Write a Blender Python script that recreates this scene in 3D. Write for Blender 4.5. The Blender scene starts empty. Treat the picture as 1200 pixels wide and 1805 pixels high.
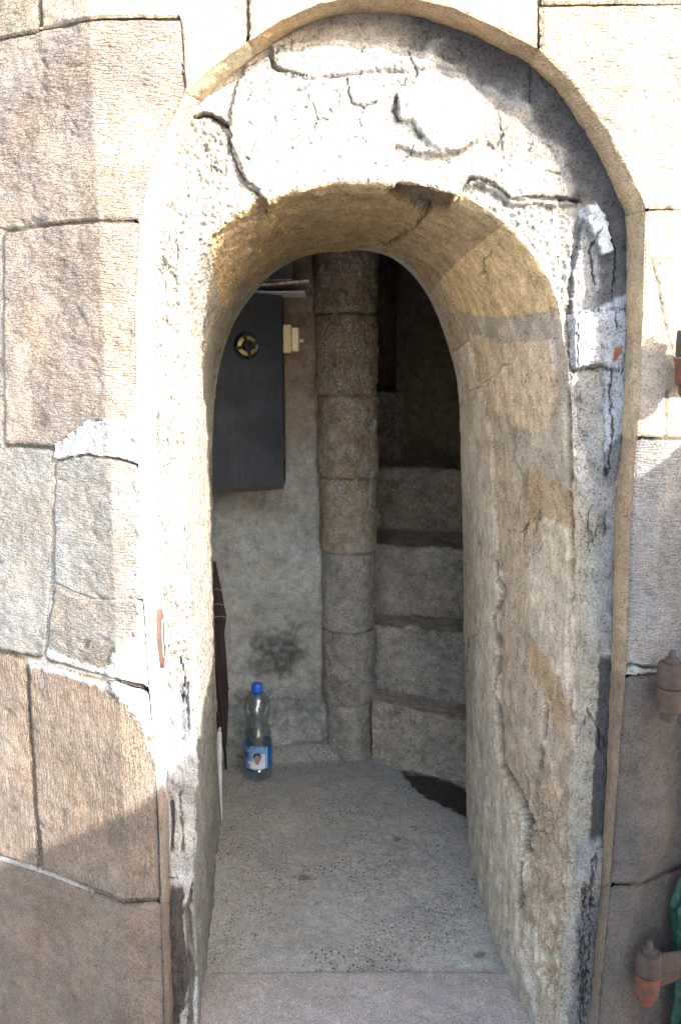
import bpy, math, random
import numpy as np
from mathutils import Vector, Matrix
random.seed(7); rng = np.random.default_rng(7)
S = bpy.context.scene
COL = S.collection
R = math.radians

# ------------------------------------------------------------------ camera
PITCH = R(9.5); EYE = 1.32; FPX = 1500.0        # eye height above the inner floor
cd = bpy.data.cameras.new('camera'); cam = bpy.data.objects.new('camera', cd); COL.objects.link(cam)
cam.location = (0, 0, EYE); cam.rotation_euler = (R(90) - PITCH, 0, 0)
cd.sensor_fit = 'HORIZONTAL'; cd.sensor_width = 36; cd.lens = 36 * FPX / 1200
cd.clip_start = 0.02; cd.clip_end = 500
S.camera = cam

# ------------------------------------------------------------------ light
SUN = Vector((1.02, -1.0, 0.70)).normalized()      # towards the sun
w = bpy.data.worlds.new('World'); S.world = w; w.use_nodes = True
nt = w.node_tree; bg = nt.nodes['Background']
sky = nt.nodes.new('ShaderNodeTexSky'); sky.sky_type = 'NISHITA'; sky.sun_disc = False
sky.sun_elevation = math.asin(SUN.z); sky.sun_rotation = math.atan2(SUN.x, SUN.y)
nt.links.new(sky.outputs[0], bg.inputs[0]); sky.dust_density = 3.0; sky.ozone_density = 0.9; sky.air_density = 1.0; bg.inputs[1].default_value = 0.15
ld = bpy.data.lights.new('sun', 'SUN'); ld.energy = 2.8; ld.angle = R(0.5); ld.color = (1, 0.95, 0.88)
lo = bpy.data.objects.new('sun', ld); COL.objects.link(lo)
lo.rotation_euler = SUN.to_track_quat('Z', 'Y').to_euler(); lo.location = (3, -3, 5)
vs = S.view_settings; vs.view_transform = 'Standard'; vs.look = 'None'; vs.gamma = 1; vs.use_curve_mapping = False
vs.exposure = 2.6
S.cycles.max_bounces = 14; S.cycles.diffuse_bounces = 9; S.cycles.transparent_max_bounces = 16

# ------------------------------------------------------------------ numpy helpers
def fade(t): return t*t*t*(t*(t*6-15)+10)
_perm = np.random.default_rng(3).permutation(256).astype(np.int64); _perm = np.concatenate([_perm, _perm, _perm])
_grad = np.random.default_rng(4).normal(size=(256, 3)); _grad /= np.linalg.norm(_grad, axis=1)[:, None]
def noise3(p):
    i = np.floor(p).astype(np.int64); f = p - i; i &= 255; u = fade(f)
    r = 0
    for dx in (0, 1):
        for dy in (0, 1):
            for dz in (0, 1):
                h = _perm[_perm[_perm[(i[..., 0]+dx) & 255] + ((i[..., 1]+dy) & 255)] + ((i[..., 2]+dz) & 255)]
                g = _grad[h]
                v = g[..., 0]*(f[..., 0]-dx) + g[..., 1]*(f[..., 1]-dy) + g[..., 2]*(f[..., 2]-dz)
                wx = u[..., 0] if dx else 1-u[..., 0]; wy = u[..., 1] if dy else 1-u[..., 1]; wz = u[..., 2] if dz else 1-u[..., 2]
                r = r + v*wx*wy*wz
    return r*1.6
def fbm(P, scale, oct=4, seed=0, gain=0.5, stretch=(1, 1, 1)):
    q = P*np.array(stretch)*scale + seed*17.31; a = 1; s = 0
    for k in range(oct):
        s = s + a*noise3(q); q = q*2.03 + 5.7; a *= gain
    return s
def ridged(P, scale, oct=3, seed=0, stretch=(1, 1, 1)):
    q = P*np.array(stretch)*scale + seed*11.7; a = 1; s = 0
    for k in range(oct):
        s = s + a*(1-2*np.abs(noise3(q))); q = q*2.1 + 3.1; a *= 0.5
    return s
def sstep(a, b, x):
    t = np.clip((x-a)/(b-a), 0, 1); return t*t*(3-2*t)
cp, sp = math.cos(PITCH), math.sin(PITCH)
def unproj(px, py, Y):                 # the point at depth Y that the photograph shows at (px, py)
    px = np.asarray(px, float); py = np.asarray(py, float); Y = np.asarray(Y, float)
    x = (px-600)/FPX; v = (py-902.5)/FPX
    dy = cp - v*sp; dz = -sp - v*cp
    t = Y/dy
    return np.stack(np.broadcast_arrays(x*t, Y, EYE + dz*t), -1)
def proj(P):
    X = P[..., 0]; Y = P[..., 1]; Z = P[..., 2]-EYE
    zc = Y*cp - Z*sp; yc = Y*sp + Z*cp
    return 600+FPX*X/zc, 902.5-FPX*yc/zc
WF = 1.40; XL, XR = -0.382, 0.528; FAC = R(29)        # wall front plane, the two arrises of the tower facets
def wallY(px, py, off=0.0):
    P = unproj(px, py, WF)
    x = (np.asarray(px, float)-600)/FPX; v = (np.asarray(py, float)-902.5)/FPX; dy = cp - v*sp
    m = x/dy                                     # X = m*Y
    t = math.tan(FAC)
    YL = (WF - t*(-XL)*-1 - 0)                   # plane: Y = WF + t*(XL - X)
    YL = (WF + t*XL)/(1 + t*m); YR = (WF - t*XR)/(1 - t*m)
    Y = np.where(P[..., 0] < XL, YL, np.where(P[..., 0] > XR, YR, WF))
    return Y + off
def wallpt(px, py, off=0.0): return unproj(px, py, wallY(px, py, off))

def segdist(px, py, pts, closed=False):
    pts = np.asarray(pts, float); n = len(pts); best = np.full(px.shape, 1e9)
    for i in range(n if closed else n-1):
        a = pts[i]; b = pts[(i+1) % n]; d = b-a; L = max(d@d, 1e-9)
        t = np.clip(((px-a[0])*d[0] + (py-a[1])*d[1])/L, 0, 1)
        best = np.minimum(best, np.hypot(px-a[0]-t*d[0], py-a[1]-t*d[1]))
    return best
def inside(px, py, pts):
    pts = np.asarray(pts, float); r = np.zeros(px.shape, bool); n = len(pts); j = n-1
    for i in range(n):
        a = pts[i]; b = pts[j]
        c = ((a[1] > py) != (b[1] > py)) & (px < (b[0]-a[0])*(py-a[1])/(b[1]-a[1]+1e-12)+a[0])
        r ^= c; j = i
    return r
def sdist(px, py, pts):                # + inside
    d = segdist(px, py, pts, True); return np.where(inside(px, py, pts), d, -d)

# ------------------------------------------------------------------ scene helpers
def thing(name, label, cat, loc=(0, 0, 0), group=None, rz=0):
    o = bpy.data.objects.new(name, None); COL.objects.link(o); o.location = loc; o.rotation_euler = (0, 0, rz)
    o.empty_display_size = 0.05
    o['label'] = label; o['category'] = cat
    if group: o['group'] = group
    return o
def tag(o, label, cat, group=None):
    o['label'] = label; o['category'] = cat
    if group: o['group'] = group
    return o
def mesh_np(name, V, Q, mat, parent=None, col=None, rg=None, smooth=True, label=None, local=False):
    V = np.asarray(V, np.float32).reshape(-1, 3).copy()
    if parent is not None and not local:
        V -= np.array(parent.location, np.float32)
    me = bpy.data.meshes.new(name); Q = np.asarray(Q, np.int32)
    k = Q.shape[1]; me.vertices.add(len(V)); me.vertices.foreach_set('co', V.ravel())
    me.loops.add(Q.size); me.loops.foreach_set('vertex_index', Q.ravel())
    me.polygons.add(len(Q)); me.polygons.foreach_set('loop_start', np.arange(0, Q.size, k, dtype=np.int32))
    me.polygons.foreach_set('loop_total', np.full(len(Q), k, np.int32))
    me.update(calc_edges=True)
    me.polygons.foreach_set('use_smooth', np.full(len(Q), smooth))
    if col is not None:
        a = me.color_attributes.new('Col', 'FLOAT_COLOR', 'POINT')
        c = np.ones((len(V), 4), np.float32); c[:, :3] = np.clip(np.asarray(col).reshape(-1, 3), 0.004, 0.95)
        if rg is not None: c[:, 3] = np.asarray(rg).ravel()
        a.data.foreach_set('color', c.ravel())
    me.materials.append(mat)
    o = bpy.data.objects.new(name, me); COL.objects.link(o)
    if parent is not None: o.parent = parent
    if label: o['label'] = label
    return o
def gridq(n, m, base=0):
    i = np.arange(n-1)[:, None]*m + np.arange(m-1)[None, :]
    return (np.stack([i, i+1, i+m+1, i+m], -1).reshape(-1, 4) + base)
def normals(P):
    du = np.gradient(P, axis=0); dv = np.gradient(P, axis=1)
    n = np.cross(du, dv); n /= np.linalg.norm(n, axis=-1)[..., None] + 1e-12
    v = np.array([0, 0, EYE]) - P
    s = np.sign((n*v).sum(-1)); s[s == 0] = 1
    # one global sign so that nothing flips where a face is seen edge-on
    n *= np.sign(s.mean() + 1e-9)
    return n
class BM:                                # small faceted / lathed things
    def __init__(s): s.v = []; s.f = []
    def add(s, V, F):
        b = len(s.v); s.v += [tuple(p) for p in V]; s.f += [tuple(i+b for i in f) for f in F]
    def box(s, c, d, rot=None, bev=0.0):
        c = Vector(c); hx, hy, hz = d[0]/2, d[1]/2, d[2]/2
        M = rot if rot is not None else Matrix.Identity(3)
        if bev <= 0:
            V = [c + M @ Vector((x*hx, y*hy, z*hz)) for x in (-1, 1) for y in (-1, 1) for z in (-1, 1)]
            s.add(V, [(0, 1, 3, 2), (4, 6, 7, 5), (0, 4, 5, 1), (2, 3, 7, 6), (0, 2, 6, 4), (1, 5, 7, 3)]); return
        V = []; idx = {}
        for sx in (-1, 1):
            for sy in (-1, 1):
                for sz in (-1, 1):
                    for ax in range(3):
                        e = [hx-bev, hy-bev, hz-bev]; e[ax] += bev
                        idx[(sx, sy, sz, ax)] = len(V)
                        V.append(c + M @ Vector((sx*e[0], sy*e[1], sz*e[2])))
        F = []
        for ax in range(3):
            a, b = [(1, 2), (2, 0), (0, 1)][ax]
            for sg in (-1, 1):
                q = []
                for (u, vv) in ((-1, -1), (1, -1), (1, 1), (-1, 1)):
                    k = [0, 0, 0]; k[ax] = sg; k[a] = u; k[b] = vv; q.append(idx[(*k, ax)])
                F.append(tuple(q if sg > 0 else q[::-1]))
        for ax in range(3):
            a, b = [(1, 2), (2, 0), (0, 1)][ax]
            for u in (-1, 1):
                for vv in (-1, 1):
                    k0 = [0, 0, 0]; k0[a] = u; k0[b] = vv; k1 = list(k0); k0[ax] = -1; k1[ax] = 1
                    F.append((idx[(*k0, a)], idx[(*k1, a)], idx[(*k1, b)], idx[(*k0, b)]))
        for sx in (-1, 1):
            for sy in (-1, 1):
                for sz in (-1, 1): F.append(tuple(idx[(sx, sy, sz, x)] for x in range(3)))
        s.add(V, F)
    def lathe(s, prof, c=(0, 0, 0), seg=32, rot=None, fn=None):
        M = rot if rot is not None else Matrix.Identity(3); c = Vector(c); V = []; F = []
        n = len(prof)
        for (r, z) in prof:
            for k in range(seg):
                a = 2*math.pi*k/seg; rr = r*(fn(a, z) if fn else 1)
                V.append(c + M @ Vector((rr*math.cos(a), rr*math.sin(a), z)))
        for i in range(n-1):
            for k in range(seg): F.append((i*seg+k, i*seg+(k+1) % seg, (i+1)*seg+(k+1) % seg, (i+1)*seg+k))
        F.append(tuple(range(seg))[::-1]); F.append(tuple((n-1)*seg+k for k in range(seg)))
        s.add(V, F)
    def tube(s, pts, r, seg=10):
        pts = [Vector(p) for p in pts]; V = []; F = []; n = len(pts)
        for i, p in enumerate(pts):
            t = (pts[min(i+1, n-1)]-pts[max(i-1, 0)]).normalized()
            u = t.cross(Vector((0, 0, 1)) if abs(t.z) < 0.9 else Vector((1, 0, 0))).normalized(); v = t.cross(u)
            rr = r[i] if isinstance(r, (list, tuple)) else r
            for k in range(seg):
                a = 2*math.pi*k/seg; V.append(p + (u*math.cos(a)+v*math.sin(a))*rr)
        for i in range(n-1):
            for k in range(seg): F.append((i*seg+k, i*seg+(k+1) % seg, (i+1)*seg+(k+1) % seg, (i+1)*seg+k))
        F.append(tuple(range(seg))[::-1]); F.append(tuple((n-1)*seg+k for k in range(seg)))
        s.add(V, F)
    def build(s, name, mat, parent=None, smooth=False, label=None):
        me = bpy.data.meshes.new(name); off = Vector(parent.location) if parent else Vector()
        me.from_pydata([Vector(v)-off for v in s.v], [], s.f); me.validate(); me.materials.append(mat)
        me.polygons.foreach_set('use_smooth', np.full(len(me.polygons), bool(smooth)))
        if smooth:
            try: me.set_sharp_from_angle(angle=R(40))
            except Exception: pass
        o = bpy.data.objects.new(name, me); COL.objects.link(o)
        if parent: o.parent = parent
        if label: o['label'] = label
        return o

# ------------------------------------------------------------------ materials
def newmat(name):
    m = bpy.data.materials.new(name); m.use_nodes = True; nt = m.node_tree
    b = nt.nodes['Principled BSDF']; return m, nt, b
def N(nt, t, **kw):
    n = nt.nodes.new(t)
    for k, v in kw.items():
        if k.startswith('i_'):
            key = k[2:]; key = int(key) if key.isdigit() else key
            n.inputs[key].default_value = v
        else: setattr(n, k, v)
    return n
def math_n(nt, op, a, b=None, c=None):
    n = nt.nodes.new('ShaderNodeMath'); n.operation = op
    for i, x in enumerate((a, b, c)):
        if x is None: continue
        if isinstance(x, (int, float)): n.inputs[i].default_value = x
        else: nt.links.new(x, n.inputs[i])
    return n.outputs[0]
def ramp(nt, fac, stops):
    n = nt.nodes.new('ShaderNodeValToRGB'); e = n.color_ramp.elements
    while len(e) < len(stops): e.new(0.5)
    for k, (p, c) in enumerate(stops):
        e[k].position = p; e[k].color = (c, c, c, 1) if isinstance(c, (int, float)) else (*c, 1)
    nt.links.new(fac, n.inputs[0]); return n.outputs[0]
def mul(nt, a, b, fac=1.0, mode='MULTIPLY'):
    n = nt.nodes.new('ShaderNodeMix'); n.data_type = 'RGBA'; n.blend_type = mode
    n.inputs[0].default_value = fac if isinstance(fac, (int, float)) else 1
    if not isinstance(fac, (int, float)): nt.links.new(fac, n.inputs[0])
    for s_, x in ((6, a), (7, b)):
        if isinstance(x, tuple): n.inputs[s_].default_value = (*x, 1)
        else: nt.links.new(x, n.inputs[s_])
    return n.outputs[2]
def noise_n(nt, vec, scale, detail=4, rough=0.6, stretch=None, dist=0):
    if stretch:
        mp = N(nt, 'ShaderNodeMapping'); mp.inputs['Scale'].default_value = stretch
        nt.links.new(vec, mp.inputs[0]); vec = mp.outputs[0]
    n = N(nt, 'ShaderNodeTexNoise'); n.inputs['Scale'].default_value = scale; n.inputs['Detail'].default_value = detail
    n.inputs['Roughness'].default_value = rough; n.inputs['Distortion'].default_value = dist
    nt.links.new(vec, n.inputs['Vector']); return n.outputs['Fac']
def stone(name, chisel=None, ch=0.0, grain=1.0, speck=0.0, pits=0.5, bump=1.0, rough=0.92, var=0.35, gw=1.0):
    m, nt, b = newmat(name)
    at = N(nt, 'ShaderNodeAttribute', attribute_name='Col'); tc = N(nt, 'ShaderNodeTexCoord'); V = tc.outputs['Object']
    n1 = noise_n(nt, V, 38, 6, 0.65); n2 = noise_n(nt, V, 260, 4, 0.7); n3 = noise_n(nt, V, 900, 2, 0.7)
    c = mul(nt, at.outputs['Color'], ramp(nt, n1, [(0.3, 1-var), (0.7, 1+var*0.6)]))
    c = mul(nt, c, ramp(nt, n2, [(0.34, 0.55), (0.50, 1.0), (0.68, 1.25)]))
    c = mul(nt, c, ramp(nt, n3, [(0.3, 0.8), (0.7, 1.15)]))
    # warm and cool mineral tint
    n4 = noise_n(nt, V, 14, 5, 0.6)
    c = mul(nt, c, ramp(nt, n4, [(0.35, (1.03, 0.995, 0.95)), (0.65, (0.97, 1.0, 1.03))]))
    # dark pits
    vo = N(nt, 'ShaderNodeTexVoronoi'); vo.inputs['Scale'].default_value = 150; vo.inputs['Randomness'].default_value = 1
    mpv = N(nt, 'ShaderNodeMapping'); nt.links.new(V, mpv.inputs[0])
    nt.links.new(mpv.outputs[0], vo.inputs['Vector'])
    pit = ramp(nt, math_n(nt, 'ADD', vo.outputs['Distance'], math_n(nt, 'MULTIPLY', math_n(nt, 'SUBTRACT', n1, 0.5), 1.3)), [(0.10, 1.0), (0.26, 0.0)])
    c = mul(nt, c, (0.42, 0.38, 0.34), math_n(nt, 'MULTIPLY', pit, pits))
    if speck > 0:
        ns = noise_n(nt, V, 240, 3, 0.6, dist=0.7)
        msk = noise_n(nt, V, 22, 3, 0.6)
        fac = math_n(nt, 'MULTIPLY', ramp(nt, ns, [(0.49, 0.0), (0.54, 1.0)]), ramp(nt, msk, [(0.40, 0.15), (0.62, 1.0)]))
        c = mul(nt, c, (0.62, 0.58, 0.51), math_n(nt, 'MULTIPLY', fac, speck), 'MIX')
    nt.links.new(c, b.inputs['Base Color']); b.inputs['Roughness'].default_value = rough
    b.inputs['Specular IOR Level'].default_value = 0.25
    h = math_n(nt, 'ADD', math_n(nt, 'MULTIPLY', n2, 0.9*gw), math_n(nt, 'MULTIPLY', n1, 1.6*gw))
    h = math_n(nt, 'ADD', h, math_n(nt, 'MULTIPLY', n3, 0.35))
    h = math_n(nt, 'SUBTRACT', h, math_n(nt, 'MULTIPLY', pit, 0.8*pits))
    if speck > 0: h = math_n(nt, 'ADD', h, math_n(nt, 'MULTIPLY', fac, 0.25))
    if chisel:
        nc = noise_n(nt, V, 1.0, 3, 0.6, stretch=chisel, dist=0.3)
        cm = ramp(nt, noise_n(nt, V, 9, 3, 0.6), [(0.36, 0.25), (0.60, 1.0)])
        h = math_n(nt, 'ADD', h, math_n(nt, 'MULTIPLY', math_n(nt, 'MULTIPLY', ramp(nt, nc, [(0.38, 0.0), (0.62, 1.0)]), cm), ch))
    bp = N(nt, 'ShaderNodeBump'); bp.inputs['Distance'].default_value = 0.0042*grain
    nt.links.new(h, bp.inputs['Height'])
    s_ = math_n(nt, 'MULTIPLY', at.outputs['Alpha'], bump); nt.links.new(s_, bp.inputs['Strength'])
    nt.links.new(bp.outputs[0], b.inputs['Normal'])
    return m
M = {}
M['ash_h'] = stone('ashlar_dressed_across', chisel=(62, 62, 300), ch=1.7, grain=1.2, bump=1.0, pits=0.45, var=0.16, gw=0.65)
M['ash_v'] = stone('ashlar_dressed_down', chisel=(270, 270, 45), ch=1.7, grain=1.2, bump=1.0, pits=0.3, var=0.16, gw=0.65)
M['ash_s'] = stone('ashlar_smooth', grain=1.0, bump=0.9, pits=0.35, var=0.18)
M['plaster'] = stone('old_plaster', grain=1.7, bump=1.0, pits=0.6, var=0.22)
M['render'] = stone('cement_render', grain=1.0, bump=0.8, pits=0.35, var=0.25)
M['rubble'] = stone('inner_stone', grain=1.6, speck=0.85, bump=1.0, pits=0.6)
M['drum_m'] = stone('drum_stone', grain=1.7, speck=0.95, bump=1.0, pits=0.5)
M['dark'] = stone('sooty_inner_plaster', grain=0.7, bump=0.8, pits=0.3)
def simple(name, col, rough=0.6, metal=0.0, nscale=60, var=0.25, bump=0.0, col2=None, thr=(0.45, 0.6), spec=0.5):
    m, nt, b = newmat(name); tc = N(nt, 'ShaderNodeTexCoord'); V = tc.outputs['Object']
    n1 = noise_n(nt, V, nscale, 5, 0.6)
    if col2: c = mul(nt, col, col2, ramp(nt, n1, [(thr[0], 0.0), (thr[1], 1.0)]), 'MIX')
    else: c = mul(nt, col, ramp(nt, n1, [(0.3, 1-var), (0.7, 1+var*0.5)]))
    nt.links.new(c, b.inputs['Base Color']); b.inputs['Roughness'].default_value = rough; b.inputs['Metallic'].default_value = metal
    b.inputs['Specular IOR Level'].default_value = spec
    if bump > 0:
        n2 = noise_n(nt, V, nscale*6, 4, 0.6); bp = N(nt, 'ShaderNodeBump'); bp.inputs['Distance'].default_value = bump
        bp.inputs['Strength'].default_value = 0.8; nt.links.new(n2, bp.inputs['Height']); nt.links.new(bp.outputs[0], b.inputs['Normal'])
    return m
M['iron'] = simple('weathered_iron', (0.062, 0.029, 0.016), 0.75, 0.0, 90, bump=0.003, col2=(0.072, 0.055, 0.046), thr=(0.35, 0.65))
M['rust'] = simple('orange_rusty_iron', (0.15, 0.045, 0.016), 0.85, 0.0, 70, bump=0.003, col2=(0.065, 0.04, 0.034), thr=(0.42, 0.62))
M['mortar'] = simple('joint_mortar', (0.17, 0.15, 0.13), 0.95, 0, 60, bump=0.003)
M['cap'] = simple('blue_plastic', (0.02, 0.13, 0.62), 0.35)
M['umb'] = simple('brown_umbrella_cloth', (0.030, 0.016, 0.018), 0.8, 0, 30, bump=0.0005)
M['pipe'] = simple('pale_piping', (0.35, 0.33, 0.32), 0.8)
M['black'] = simple('black_plastic', (0.012, 0.012, 0.013), 0.35)
M['beige'] = simple('beige_switch_plastic', (0.62, 0.50, 0.28), 0.5, var=0.12)
M['beige2'] = simple('pale_switch_plastic', (0.72, 0.64, 0.46), 0.45, var=0.1)
M['brass'] = simple('dull_brass', (0.42, 0.32, 0.14), 0.45, 0.3)
M['board'] = simple('white_board', (0.72, 0.74, 0.75), 0.5, var=0.08)
M['paper'] = simple('newsprint', (0.50, 0.50, 0.50), 0.8, 0, 90, col2=(0.35, 0.10, 0.08), thr=(0.52, 0.58))
M['green'] = simple('green_tarpaulin', (0.007, 0.036, 0.024), 0.4, 0, 60, bump=0.0012, col2=(0.016, 0.065, 0.048), thr=(0.4, 0.65))
M['doorpaint'] = simple('painted_iron_leaf', (0.10, 0.06, 0.05), 0.6, 0.2, 30, bump=0.001)

# ------------------------------------------------------------------ outline curves of the doorway (in photograph pixels)
Lk = [[(292, 1990), (290, 1800), (285, 1620), (277, 1400), (262, 1200), (250, 1000), (243, 800), (238, 560)],
      [(238, 560), (240, 450), (246, 385), (264, 310), (294, 228), (327, 163), (375, 115), (435, 74), (495, 34), (560, 5), (640, -10)],
      [(640, -10), (730, -4), (800, 13), (870, 44), (948, 86), (1010, 145), (1060, 215), (1100, 290), (1127, 345), (1137, 375), (1138, 430), (1133, 560)],
      [(1133, 560), (1124, 760), (1113, 900), (1103, 1180), (1090, 1350), (1075, 1560), (1066, 1650), (1054, 1800), (1042, 1990)]]
Ak = [[(312, 1990), (305, 1800), (300, 1620), (296, 1400), (288, 1200), (281, 1000), (276, 800), (272, 560)],
      [(272, 560), (276, 470), (285, 400), (303, 310), (326, 235), (356, 178), (400, 135), (450, 98), (510, 60), (565, 34), (640, 22)],
      [(640, 22), (720, 27), (790, 44), (855, 72), (930, 112), (985, 165), (1030, 230), (1068, 300), (1092, 352), (1102, 385), (1104, 430), (1103, 560)],
      [(1103, 560), (1096, 760), (1084, 900), (1076, 1180), (1068, 1350), (1058, 1560), (1050, 1650), (1038, 1800), (1024, 1990)]]
Bk = [[(352, 1990), (347, 1800), (344, 1620), (346, 1400), (342, 1200), (334, 1000), (326, 800), (318, 620)],
      [(318, 620), (322, 540), (340, 470), (368, 425), (400, 392), (432, 368), (466, 350), (500, 336), (540, 326), (580, 320), (635, 316)],
      [(635, 316), (700, 320), (750, 330), (800, 344), (850, 366), (890, 395), (925, 430), (955, 470), (978, 515), (990, 560), (997, 600), (1003, 650)],
      [(1003, 650), (1014, 800), (1020, 930), (1020, 1150), (1010, 1350), (1000, 1500), (992, 1620), (978, 1805), (962, 1990)]]
Ck = [[(392, 1530), (388, 1460), (384, 1380), (381, 1250), (377, 1100), (374, 950), (373, 820), (377, 720)],
      [(377, 720), (381, 680), (388, 640), (398, 605), (412, 570), (430, 540), (455, 508), (484, 479), (520, 458), (560, 446), (610, 440)],
      [(610, 440), (650, 442), (685, 452), (712, 470), (735, 494), (755, 524), (772, 560), (786, 598), (797, 635), (805, 668), (809, 700), (812, 740)],
      [(812, 740), (814, 850), (816, 950), (818, 1080), (821, 1220), (823, 1320), (824, 1400), (825, 1470), (826, 1540)]]
SEG = [330, 300, 320, 330]
def curve(keys, dens=1):
    out = []
    for k, seg in enumerate(keys):
        p = np.array(seg, float); n = SEG[k]
        u = np.linspace(0, len(p)-1, n, endpoint=(k == 3))
        # Catmull-Rom through the key points
        i = np.minimum(u.astype(int), len(p)-2); f = (u-i)[:, None]
        P0 = np.where((i > 0)[:, None], p[np.maximum(i-1, 0)], 2*p[i]-p[i+1]); P1 = p[i]; P2 = p[i+1]
        P3 = np.where((i < len(p)-2)[:, None], p[np.minimum(i+2, len(p)-1)], 2*p[i+1]-p[i])
        out.append(0.5*((2*P1)+(-P0+P2)*f+(2*P0-5*P1+4*P2-P3)*f**2+(-P0+3*P1-3*P2+P3)*f**3))
    return np.concatenate(out)
Lc, Ac, Bc, Cc = map(curve, (Lk, Ak, Bk, Ck)); NS = len(Lc)
RD = 1.49                       # back plane of the rebate
YA = np.interp(np.arange(NS), [0, 130, 190, 550, 630, 690, 770, 815, 950, 1050, 1110, NS], [1.462, 1.464, RD, RD, 1.482, 1.474, 1.456, 1.456, 1.464, 1.470, 1.456, 1.452])
def lip_index(px, py): return int(np.argmin(np.hypot(Lc[:, 0]-px, Lc[:, 1]-py)))

# ------------------------------------------------------------------ outer wall of ashlar blocks
WALL = thing('tower_wall', 'pale ashlar tower wall of large dressed blocks framing the arched doorway', 'wall', (0, WF, -0.15))
def add_fields(P, px, py, base, seed, tone=0.16):
    n = fbm(P, 7, 4, seed); n2 = fbm(P, 26, 3, seed+3)
    c = np.array(base)[None, None, :]*(1 + tone*n + 0.10*n2)[..., None]
    warm = fbm(P, 11, 3, seed+9)[..., None]*0.05
    return c*(1+warm*np.array([1.2, 0.2, -1.0]))
def block(levels, base, mat, seed, lip=None, strip_col=None, rough=1.0, dens=3.2, paint=None, amp=1.0, wob=1.2, chips=(), label=None, joint=3.2, drop=0.006):
    """levels: rows of equally many pixel points, top to bottom"""
    lv = np.array(levels, float)
    K, J, _ = lv.shape
    hgt = np.abs(lv[-1, :, 1]-lv[0, :, 1]).mean(); wid = np.abs(lv[:, -1, 0]-lv[:, 0, 0]).mean()
    n = max(12, int(hgt/dens)); m = max(12, int(wid/dens))
    def allot(seglens, tot):
        seglens = np.maximum(np.array(seglens), 1e-3); c = np.concatenate([[0], np.cumsum(seglens)]); return np.interp(np.linspace(0, c[-1], tot), c, np.arange(len(c)))
    u = allot([np.hypot(*(lv[k+1]-lv[k]).T).mean() for k in range(K-1)], n)
    v = allot([np.hypot(*(lv[:, j+1]-lv[:, j]).T).mean() for j in range(J-1)], m)
    i = np.minimum(u.astype(int), K-2); fu = (u-i)[:, None, None]; j = np.minimum(v.astype(int), J-2); fv = (v-j)[None, :, None]
    g = (lv[i][:, j]*(1-fu)*(1-fv) + lv[i+1][:, j]*fu*(1-fv) + lv[i][:, j+1]*(1-fu)*fv + lv[i+1][:, j+1]*fu*fv)
    px, py = g[..., 0], g[..., 1]
    P0 = wallpt(px, py)
    # ragged joints (not at the moulded edge of the doorway)
    wx = fbm(P0, 28, 3, 40)*wob; wy = fbm(P0, 28, 3, 50)*wob
    wx = wx + fbm(P0, 110, 2, 41)*wob*0.5; wy = wy+fbm(P0, 110, 2, 42)*wob*0.5
    dl = segdist(px, py, Lc[::6]); kf = sstep(2, 14, dl)
    px = px + (wx + (v[None, :]/(J-1)-0.5)*2.2)*kf; py = py + (wy + (u[:, None]/(K-1)-0.5)*2.2)*kf
    P = wallpt(px, py)
    nrm = normals(P)
    bd = np.concatenate([g[0], g[1:, -1], g[-1, ::-1][1:], g[::-1, 0][1:]])[::3]
    d = segdist(g[..., 0], g[..., 1], bd, True)
    dn = d*(1+0.5*fbm(P0, 60, 2, 60)) + 0.0
    edge = -(drop*sstep(2, 9, dl) + 0.0022*(1-sstep(2, 9, dl)))*(1-sstep(0, joint, dn))**1.5
    h = edge + amp*(0.0022*fbm(P0, 9, 3, seed) + 0.0013*fbm(P0, 45, 3, seed+1) + 0.0007*fbm(P0, 160, 2, seed+2, stretch=(0.6, 0.6, 1.4)))
    for (cx, cy, r_, dep) in chips:
        q = np.hypot(px-cx, py-cy)/r_ + 0.35*fbm(P0, 70, 2, 70); h = h - dep*(1-sstep(0.6, 1.1, q))
    col = add_fields(P0, px, py, base, seed)
    rr = random.Random(seed*13); xs = (max(g[..., 0].min(), -60), min(g[..., 0].max(), 1260)); ys = (max(g[..., 1].min(), -60), min(g[..., 1].max(), 1860))
    for _ in range(int(5 + (xs[1]-xs[0])*(ys[1]-ys[0])/5200)):                 # stray nicks of the chisel and small pits
        nx_, ny_, a_ = rr.uniform(*xs), rr.uniform(*ys), rr.gauss(0.5, 0.5) + (1.0 if mat is M['ash_v'] else 0)
        la, lb, dp = rr.uniform(4, 13), rr.uniform(2.2, 4.5), rr.uniform(0.0012, 0.0035)
        ex = (px-nx_)*math.cos(a_)+(py-ny_)*math.sin(a_); ey = -(px-nx_)*math.sin(a_)+(py-ny_)*math.cos(a_)
        h = h - dp*np.exp(-(ex/la)**2-(ey/lb)**2)
    rg = np.full(px.shape, rough)
    col = col*(1-0.25*(1-sstep(0, 6, d)))[..., None]
    if paint: col, h, rg = paint(P0, px, py, col, h, rg)
    P = P + nrm*h[..., None]
    V = [P.reshape(-1, 3)]; Q = [gridq(n, m)]; C = [col.reshape(-1, 3)]; G = [rg.reshape(-1)]
    # returns of the block into the joint
    ring_idx = np.concatenate([np.arange(m), np.arange(1, n)*m+m-1, (n-1)*m+np.arange(m-2, -1, -1), np.arange(n-2, 0, -1)*m])
    Pr = P.reshape(-1, 3)[ring_idx]; cen = P.reshape(-1, 3).mean(0)
    dR = np.stack([0.06-Pr[:, 0], 0*Pr[:, 0], np.minimum(1.42-Pr[:, 2], 0)], -1); dR /= np.linalg.norm(dR, axis=-1)[..., None]
    back = Pr + np.array([0, 0.028, 0]) - dR*(0.014*(dl.ravel()[ring_idx] < 7))[:, None]; base_i = sum(len(x) for x in V)
    V.append(back); C.append(col.reshape(-1, 3)[ring_idx]*0.8); G.append(rg.reshape(-1)[ring_idx])
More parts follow.
